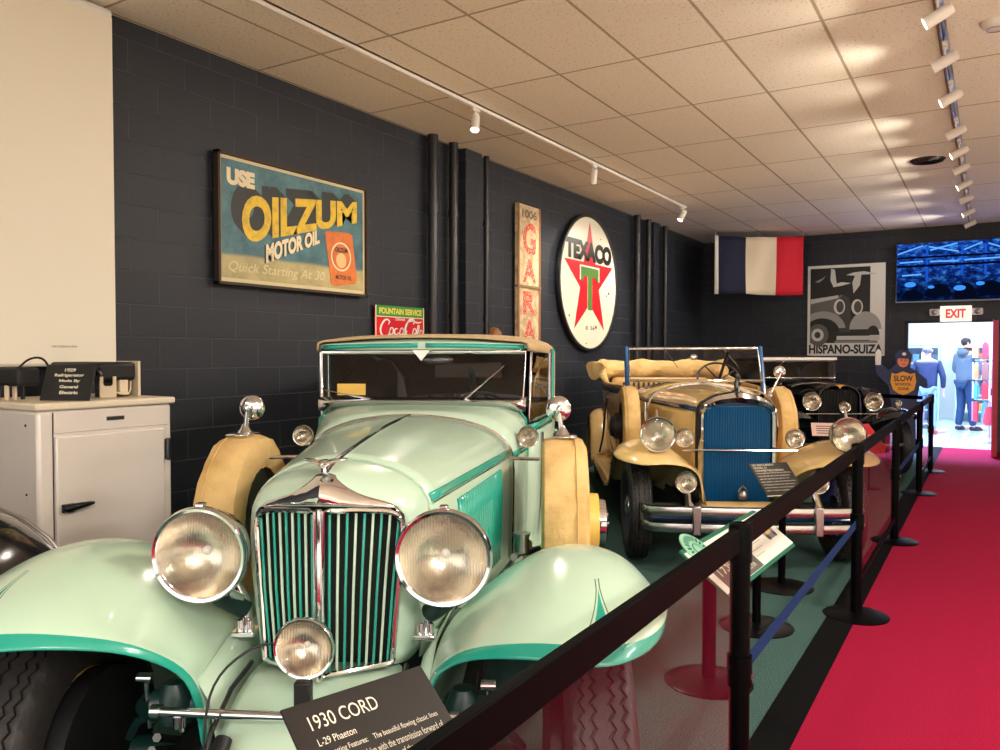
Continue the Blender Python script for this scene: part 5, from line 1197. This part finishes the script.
fc = G().prism(arc(.41, 1.42, .085, .095, 0, 360), .015, .02).build('face', mf_, bd, smooth=False)
G().prism([(.30, 1.47), (.53, 1.45), (.54, 1.52), (.47, 1.59), (.36, 1.59), (.29, 1.53)], .02, .024).build('cap', mp_, fc, smooth=False); G().prism(arc(.42, 1.53, .03, .025, 0, 360), .024, .026).build('cap_badge', mw_, fc, smooth=False)
for x in (.385, .44): G().prism(arc(x, 1.435, .010, .012, 0, 360), .02, .022).build('eye', mp_, fc, smooth=False)
G().prism(arc(.415, 1.375, .03, .010, 180, 360), .02, .022).build('mouth', M_text, fc, smooth=False)
sh_ = G().prism([(.24, 1.24), (.30, 1.22), (.41, 1.26), (.52, 1.22), (.58, 1.24), (.60, 1.10), (.57, .98), (.48, .92), (.41, .90), (.34, .92), (.26, .98), (.22, 1.10)], .018, .03).build('shield', my_, bd, smooth=False)
for s, y0, y1, x0, x1 in (('SLOW', 1.11, 1.20, .27, .55), ('SCHOOL', 1.045, 1.085, .29, .53), ('ZONE', .975, 1.015, .33, .49)):
    fit(text_geo(s, .2, 0, .006), x0, x1, y0, y1, .031).build('lettering', mat('sign_black', (24, 24, 30), .5), sh_, smooth=False)
G().box(.25, .6, -.12, 0, 0, .012).xf(Matrix.Identity(4)).build('base_plate', M_blackm, t, smooth=False)
G().box(.38, .44, .1, 1.2, -.02, 0).build('support_strut', M_blackm, t, smooth=False)

t = thing('wall_ornament', 'small brown rounded ornament on the wall, peeking above the mint car roof', 'ornament', M=frame((SX, 7.22, 1.66), (0, 1, 0), (0, 0, 1)))
G().lathe([(0, .10), (.05, .09), (.085, .05), (.09, .0), (0, 0)], (.09, .07, 0), (0, 0, 1), 24).build('dome', mat('ornament_brown', (150, 96, 52), .5), t)
for q in (.03, .055, .08): G().tube([(.09 + q * math.cos(a), .07 + q * math.sin(a), .045 + .06 * (1 - q / .09)) for a in [2 * PI * k / 20 for k in range(20)]], .004, 5, closed=True).build('band', M_dleather, t)
# ------------------------------------------------------------ shop beyond the doorway
m_sw = mat('shop_wall_white', (232, 238, 242), .7)
m, nt, b = nodes_mat('shop_floor_tile'); L = nt.links.new; tc = nt.nodes.new('ShaderNodeTexCoord'); br = nt.nodes.new('ShaderNodeTexBrick'); br.offset = 0
br.inputs['Scale'].default_value = 1; br.inputs['Brick Width'].default_value = .6; br.inputs['Row Height'].default_value = .6; br.inputs['Mortar Size'].default_value = .008
br.inputs['Color1'].default_value = rgb(176, 200, 214); br.inputs['Color2'].default_value = rgb(186, 208, 220); br.inputs['Mortar'].default_value = rgb(120, 150, 168)
L(tc.outputs['Object'], br.inputs['Vector']); L(br.outputs[0], b.inputs['Base Color']); b.inputs['Roughness'].default_value = .12; M_sf = m
SY0, SY1 = BY + .15, 21.6
struct(G().box(-4.5, 3.0, SY0, SY1, -.1, 0.002).build('floor', M_sf, smooth=False))
struct(G().box(-4.5, 3.0, SY1, SY1 + .1, 0, 3).build('wall_shop_back', m_sw, smooth=False))
struct(G().box(-4.6, -4.5, SY0, SY1, 0, 3).build('wall_shop_left', m_sw, smooth=False))
struct(G().box(3.0, 3.1, SY0, SY1, 0, 3).build('wall_shop_right', m_sw, smooth=False))
struct(G().box(-4.6, 3.1, SY0, SY1 + .1, 3, 3.1).build('ceiling', m_sw, smooth=False))
m_jr = mat('door_red', (178, 20, 44), .35)
t = struct(G().box(DX1 - .055, DX1 + .01, BY - .95, BY - .02, .01, DZ - .01).build('door_1', m_jr, smooth=False, bevel=.004))
mpk = mat('door_bar_violet', (196, 70, 160), .3, .4)
struct(G().box(DX1 - .08, DX1 - .055, BY - .93, BY - .04, .92, 1.02).build('push_bar', mpk, t, smooth=False, bevel=.008))
struct(G().box(DX1 - .065, DX1 - .054, BY - .97, BY - .945, .01, DZ).build('door_edge', mpk, t, smooth=False))
struct(G().box(DX0 - .04, DX0, BY - .01, BY + .16, 0, DZ + .04).box(DX0 - .04, DX1, BY - .01, BY + .16, DZ, DZ + .04).build('trim_3', M_blackm, smooth=False))
# shelves and racks
mshelf = mat('shelf_pale_blue', (170, 200, 216), .4); cols = [mat('goods_%s' % n, c, .6) for n, c in (('red', (206, 60, 60)), ('orange', (222, 140, 80)), ('cream', (232, 214, 190)), ('pink', (226, 130, 150)), ('teal', (80, 160, 170)), ('brown', (150, 100, 80)), ('blue', (90, 130, 190)))]
def shelf_unit(x, y, w, label):
    t = thing('shelf_unit', label, 'shelf', (x, y, 0), 0, None)
    G().box(-w / 2, w / 2, .22, .25, 0, 1.75).build('back_panel', mshelf, t, smooth=False)
    for s in (-1, 1): G().box(s * w / 2 - .02, s * w / 2 + .02, -.2, .25, 0, 1.8).build('upright', mshelf, t, smooth=False)
    for z in (.25, .62, .98, 1.33, 1.7): G().box(-w / 2, w / 2, -.2, .23, z - .03, z).build('shelf_board', mshelf, t, smooth=False)
    k = 0
    for z in (.25, .62, .98, 1.33):
        xx = -w / 2 + .08
        while xx < w / 2 - .20:
            ww = random.uniform(.08, .16); h = random.uniform(.14, .24)
            b_ = G().box(xx, xx + ww, -.12, .12, z, z + h).box(xx + ww * .2, xx + ww * .8, -.125, -.12, z + h * .3, z + h * .7).build('gift_box', cols[(k * 3 + int(z * 10)) % 7], None, smooth=False, bevel=.004)
            b_.location = (x, y, 0.001); tag(b_, 'small boxed gift on ' + label.split(' in ')[0], 'box', 'boxed gifts on shop shelves'); xx += ww + random.uniform(.02, .06); k += 1
shelf_unit(-1.55, 21.0, 1.1, 'pale blue shop shelf unit in the room beyond the doorway, at left')
shelf_unit(.15, 21.0, 1.6, 'pale blue shop shelf unit in the room beyond the doorway, behind the hooded man')
t = thing('display_rack', 'tall wire display rack hung with packets and bags at right of doorway', 'display rack', (.01, 16.6, .002))
G().lathe([(.3, 0), (.3, .03), (.05, .05)], n=24, cap=True).build('base', M_white, t); G().lathe([(.03, .03), (.03, 1.85)], n=12, cap=True).build('pole', M_white, t)
for z in (1.78, 1.42, 1.08, .72):
    g = G().tube([(.24 * math.cos(a), .24 * math.sin(a), z) for a in [2 * PI * k / 24 for k in range(24)]], .008, 6, closed=True)
    for k in range(6): a = PI * k / 3; g.tube([(0, 0, z), (.24 * math.cos(a), .24 * math.sin(a), z)], .006, 6)
    g.build('hanging_ring', mshelf, t)
k = 0
for z, hh, cc in ((1.74, .28, (5, 2, 1, 0)), (1.38, .30, (1, 2, 1, 5)), (1.04, .30, (3, 2, 4, 0)), (.68, .34, (0, 3, 0, 4))):
    for q in range(10):
        a = 2 * PI * q / 10; c_ = Vector((.01 + .27 * math.cos(a), 16.6 + .27 * math.sin(a), z - hh))
        o = G().prism([(-.055, 0), (.055, 0), (.05, hh * .8), (.02, hh), (-.02, hh), (-.05, hh * .8)], -.012, .012).xf(Matrix.Rotation(rad(90), 4, 'X')).build('hanging_packet', cols[cc[q % 4]], None, smooth=False, bevel=.006)
        o.location = c_; o.rotation_euler = (0, 0, a + PI / 2)
        tag(o, 'coloured packet hanging on the wire display rack right of the doorway', 'packet', 'packets on the wire rack')
t = thing('red_bag_stand', 'bright red cone shaped bag stand at foot of display rack', 'bag', (.0, 16.05, .36))  # red bag held up on a pole stand
G().lathe([(.06, .26), (.11, .0), (.07, -.05), (0, -.05)], n=18).build('bag_body', cols[0], t); G().tube([(-.05, 0, .25), (-.03, 0, .34), (.03, 0, .34), (.05, 0, .25)], .006, 6).build('bag_handle', cols[0], t)
G().tube([(0, 0, -.06), (0, 0, -.358)], .01, 6).build('stand_pole', M_satin, t); G().lathe([(.12, -.358), (.02, -.34)], n=16, cap=True).build('stand_base', M_satin, t)
# unseen ceiling panels added to light the shop
m_fill = mat('shop_fill_panel', (255, 255, 255), .5, emit=(225, 240, 255), estr=3)
for x, y, l in ((-1.6, 17.2, 'added unseen light panel in shop ceiling, near left'), (.9, 17.2, 'added unseen light panel in shop ceiling, near right'), (-.4, 19.6, 'added unseen light panel in shop ceiling, far')):
    t = thing('added_ceiling_panel', l, 'ceiling light', (x, y, 3.0), 0, 'added shop ceiling lights')
    G().box(-.6, .6, -.6, .6, -.03, 0).build('light_frame', M_white, t, smooth=False); G().box(-.56, .56, -.56, .56, -.035, -.03).build('diffuser', m_fill, t, smooth=False)
    A = bpy.data.lights.new('area', 'AREA'); A.energy = 75; A.size = 1.1; A.color = (.80, .92, 1.0); ao = bpy.data.objects.new('shop_fill_light', A); COL.objects.link(ao); ao.location = (x, y, 2.94)

t = thing('added_ceiling_panel', 'added unseen blue light panel tinting the carpet by the shop doorway', 'ceiling light', (-.5, 15.7, 3.0), 0, 'added shop ceiling lights')  # unseen panel added to throw blue light on the doorway carpet
G().box(-.5, .5, -.3, .3, -.03, 0).build('light_frame', M_white, t, smooth=False); G().box(-.46, .46, -.26, .26, -.035, -.03).build('diffuser', m_fill, t, smooth=False)
A = bpy.data.lights.new('area', 'AREA'); A.energy = 700; A.shape = 'RECTANGLE'; A.size = .9; A.size_y = .5; A.color = (.35, .42, 1.0); ao = bpy.data.objects.new('shop_door_fill', A); COL.objects.link(ao); ao.location = (-.5, 15.7, 2.94); ao.rotation_euler = (rad(-28), 0, 0)

# ------------------------------------------------------------ people
def skin_obj(name, verts, edges, m, parent, sub=2, root=0):
    me = bpy.data.meshes.new(name); me.from_pydata([v[0] for v in verts], edges, []); me.materials.append(m)
    o = bpy.data.objects.new(name, me); COL.objects.link(o); o.parent = parent
    md = o.modifiers.new('skin', 'SKIN'); md.use_smooth_shade = True
    sv = me.skin_vertices[0].data
    for i, v in enumerate(verts):
        r = v[1]; sv[i].radius = r if isinstance(r, tuple) else (r, r)
        sv[i].use_root = (i == root)
    s = o.modifiers.new('sub', 'SUBSURF'); s.levels = sub; s.render_levels = sub
    return o
def chainer():
    V = []; E = []
    def add(p, r, prev=None):
        V.append((tuple(p), r)); i = len(V) - 1
        if prev is not None: E.append((prev, i))
        return i
    return V, E, add
def hand(add, wrist, w, d, side):
    """five fingers; w wrist position, d direction, side=+1/-1 thumb side vector sign in x"""
    d = Vector(d).normalized(); w = Vector(w); sx = Vector((0, -1, 0)) if abs(d.y) < .7 else Vector((0, 0, 1)); sx = (sx - d * sx.dot(d)).normalized(); nrm = d.cross(sx)
    palm = add(w + d * .05, (.022, .034), wrist); kn = add(w + d * .085, (.018, .036), palm)
    for k, (o_, l) in enumerate(((-.030, .058), (-.010, .07), (.010, .072), (.030, .066))):
        a = add(w + d * (.10) + sx * o_, .0095, kn); b_ = add(w + d * (.10 + l * .5) + sx * o_ * 1.05 + nrm * .008 * side, .009, a); add(w + d * (.10 + l * .92) + sx * o_ + nrm * .026 * side, .007, b_)
    a = add(w + d * .05 + sx * .035, .011, palm); add(w + d * .085 + sx * .055 + nrm * .012 * side, .009, a)
def person(label, loc, rz, H, cskin, chair_, top_m, leg_m, shoe_m, arms, legs, lean=0.0, bald=False, head_turn=0, hood=False, yoke=None, bulk=1.0):
    t = thing('person', label, 'person', loc, rz)
    k = H / 1.78
    P = lambda x, y, z: (x * k, y * k, z * k)
    V, E, add = chainer()
    pel = add(P(0, 0, .95), (.15 * k * bulk, .11 * k * bulk)); wai = add(P(0, lean * .3, 1.10), (.14 * k * bulk, .105 * k * bulk), pel)
    che = add(P(0, lean * .8, 1.30), (.165 * k * bulk, .115 * k * bulk), wai); sho = add(P(0, lean, 1.44), (.13 * k * bulk, .085 * k), che)
    nek = add(P(0, lean * 1.05, 1.52), .055 * k, sho); ch = Vector((0, .02, 0)); ch.rotate(Matrix.Rotation(head_turn, 3, 'Z'))
    jaw = add(P(ch.x * 1.2, lean * 1.1 + ch.y * 1.2, 1.585), (.060 * k, .070 * k), nek); mid = add(P(0, lean * 1.1, 1.66), (.078 * k, .092 * k), jaw); cr = add(P(-ch.x * .3, lean * 1.1 - ch.y * .3, 1.735), (.062 * k, .075 * k), mid)
    def nose(): f = Vector((0, 1, 0)); f.rotate(Matrix.Rotation(head_turn, 3, 'Z')); return f
    f = nose()
    aj = []
    for s, A_ in zip((-1, 1), arms):
        S = add(P(s * .19, lean, 1.42), .058 * k, sho); el = add(P(*A_[0]), .043 * k, S); wr = add(P(*A_[1]), .028 * k, el)
        d_ = (Vector(A_[1]) - Vector(A_[0])).normalized(); hand(add, wr, P(*A_[1]), d_ if len(A_) < 3 else A_[2], -s); aj.append((P(s * .19, lean, 1.42), P(*A_[0]), P(*A_[1])))
    lj = []
    for s, L_ in zip((-1, 1), legs):
        hp = add(P(s * .09, 0, .88), .088 * k, pel); kn = add(P(*L_[0]), .060 * k, hp); an = add(P(*L_[1]), .042 * k, kn); hl = add(P(L_[1][0], L_[1][1] + .02, .045), .04 * k, an); add(P(L_[1][0] + L_[2][0] * .8, L_[1][1] + L_[2][1] * .8, .04), .032 * k, hl)
        lj.append((P(s * .09, 0, .88), P(*L_[0]), P(*L_[1]), L_[2]))
    body = skin_obj('body', V, E, cskin, t)
    # clothing
    V, E, add = chainer(); a = add(P(0, 0, .86), (.185 * k * bulk, .155 * k * bulk)); b_ = add(P(0, lean * .3, 1.08), (.17 * k * bulk, .135 * k * bulk), a); c_ = add(P(0, lean * .8, 1.30), (.195 * k * bulk, .14 * k * bulk), b_); d_ = add(P(0, lean, 1.43), (.15 * k * bulk, .10 * k), c_); add(P(0, lean, 1.49), .07 * k, d_)
    for j in aj:
        q = add(j[0], .078 * k, d_); w_ = add(j[1], .062 * k, q); add(Vector(j[1]).lerp(Vector(j[2]), .92), .044 * k, w_)
    jk = skin_obj('jacket', V, E, top_m, t)
    if yoke:
        G().ell(P(0, lean - .005, 1.435), .225 * k * bulk, .125 * k, .062 * k).build('jacket_yoke', yoke, jk)
    if hood:
        G().ell(P(0, lean - .10, 1.49), .12 * k, .085 * k, .075 * k).build('hood', top_m, jk)
    V, E, add = chainer(); a = add(P(0, 0, .93), (.115 * k * bulk, .10 * k * bulk))
    for j in lj:
        h_ = add(j[0], .092 * k * bulk, a); n_ = add(j[1], .080 * k, h_); add(Vector(j[2]) + Vector((0, 0, -.01)), .066 * k, n_)
    skin_obj('trousers', V, E, leg_m, t)
    for j in lj:
        d_ = Vector((j[3][0], j[3][1], 0)).normalized(); c_ = Vector((j[2][0], j[2][1], 0))
        sh = G().tube([c_ - d_ * .05 + Vector((0, 0, .05)), c_ + d_ * .02 + Vector((0, 0, .055)), c_ + d_ * .12 + Vector((0, 0, .045)), c_ + d_ * .19 + Vector((0, 0, .035))], [.04, .05, .046, .03], 12).box(-.001, .001, -.001, .001, 0, .001)
        for v in sh.v: v.z = max(v.z, .004)
        sh.build('shoe', shoe_m, t)
    hc = Vector(P(0, lean * 1.1, 1.675))
    hg = G().ell(hc - f * .012 + Vector((0, 0, .018 if not bald else -.0)), .084 * k, .098 * k, (.088 if not bald else .072) * k)
    hg.f = [q for q in hg.f if not all((hg.v[i] - hc).dot(f) > .045 and (hg.v[i].z < hc.z + .055) for i in q)]; hg.m = hg.m[:len(hg.f)]
    if False: hg.f = [q for q in hg.f if not all(hg.v[i].z > hc.z + .045 for i in q)]; hg.m = hg.m[:len(hg.f)]
    hg.build('hair', chair_, t)
    r_ = Vector((f.y, -f.x, 0))
    G().ell(hc + f * .088 * k + Vector((0, 0, -.02)), .013, .018, .02).build('nose', cskin, t)
    for s in (-1, 1):
        G().ell(hc + f * .078 * k + r_ * s * .03, .009, .009, .007).build('eye', M_text, t)
        G().ell(hc + r_ * s * .082 * k + Vector((0, 0, -.015)), .012, .016, .026).build('ear', cskin, t)
    G().ell(hc + f * .080 * k + Vector((0, 0, -.06)), .024, .012, .006).build('mouth', mat('lips', (176, 96, 88), .5), t)
    return t
m_skin = mat('skin', (222, 176, 150), .5); m_gh = mat('gray_hair', (120, 116, 124), .8); m_dh = mat('dark_hair', (52, 40, 44), .7)
m_jn = mat('jacket_navy', (38, 52, 78), .8); m_jy = mat('jacket_gray', (112, 116, 112), .8); m_jean = mat('pale_jeans', (128, 160, 184), .8); m_dj = mat('dark_jeans', (24, 58, 92), .8); m_hd = mat('hoodie_slate', (86, 104, 122), .85); m_sh = mat('shoe_dark', (30, 34, 44), .6); m_sr = mat('shoe_red', (216, 60, 60), .5)
person('gray haired person in navy jacket and light jeans, seen from behind in doorway', (-1.02, 17.25, .003), rad(-4), 1.70, m_skin, m_gh, m_jn, m_jean, m_sr,
       arms=[((-.28, .0, 1.14), (-.27, .10, .92)), ((.28, .0, 1.14), (.27, .10, .90))], legs=[((-.10, .02, .48), (-.11, -.02, .09), (-.2, 1)), ((.10, .0, .48), (.12, -.04, .09), (.2, 1))], lean=.02, bald=True, yoke=m_jy, bulk=1.1)
person('dark haired person in slate hooded sweatshirt and dark jeans, turned right', (-.42, 18.4, .003), rad(-38), 1.86, m_skin, m_dh, m_hd, m_dj, m_sh,
       arms=[((-.27, .05, 1.15), (-.20, .26, 1.02)), ((.26, .08, 1.14), (.20, .34, 1.02))], legs=[((-.10, .03, .48), (-.12, -.02, .09), (-.1, 1)), ((.10, .06, .48), (.13, .06, .09), (.3, 1))], lean=.02, head_turn=rad(-35), hood=True, bulk=1.08)

# ------------------------------------------------------------ light
w = bpy.data.worlds.new('world'); bpy.context.scene.world = w; w.use_nodes = True; nt = w.node_tree; L = nt.links.new; bg = nt.nodes['Background']
tc = nt.nodes.new('ShaderNodeTexCoord'); sp = nt.nodes.new('ShaderNodeSeparateXYZ'); L(tc.outputs['Generated'], sp.inputs[0])
r = nt.nodes.new('ShaderNodeValToRGB'); e = r.color_ramp.elements; e[0].position = .35; e[0].color = (.35, .30, .25, 1); e[1].position = .62; e[1].color = (1, .93, .84, 1)
mr = nt.nodes.new('ShaderNodeMapRange'); mr.inputs['From Min'].default_value = -1; L(sp.outputs[2], mr.inputs[0]); L(mr.outputs[0], r.inputs['Fac']); L(r.outputs[0], bg.inputs[0]); bg.inputs[1].default_value = 1.8
def area(name, loc, sx, sy, e_, c, rot=(0, 0, 0)):
    A = bpy.data.lights.new(name, 'AREA'); A.shape = 'RECTANGLE'; A.size = sx; A.size_y = sy; A.energy = e_; A.color = c
    o = bpy.data.objects.new(name, A); COL.objects.link(o); o.location = loc; o.rotation_euler = rot; return o
# unseen ceiling panels added to brighten the hall
for x, y in ((1.5, -1.5), (3.8, -1.5), (1.5, 3.5), (3.8, 3.5), (3.8, 8.5), (5.5, -1.5)):
    t = thing('added_ceiling_panel', 'added unseen ceiling light panel to brighten the hall', 'ceiling light', (x, y, CZ), 0, 'added hall ceiling light panels')
    G().box(-.3, .3, -.6, .6, -.02, 0).build('light_frame', M_white, t, smooth=False); G().box(-.27, .27, -.57, .57, -.025, -.02).build('diffuser', mat('hall_fill_panel', (255, 255, 255), .5, emit=(255, 240, 220), estr=5), t, smooth=False)
    area('hall_fill_light', (x, y, CZ - .04), .5, 1.1, 80, (1, .94, .86))
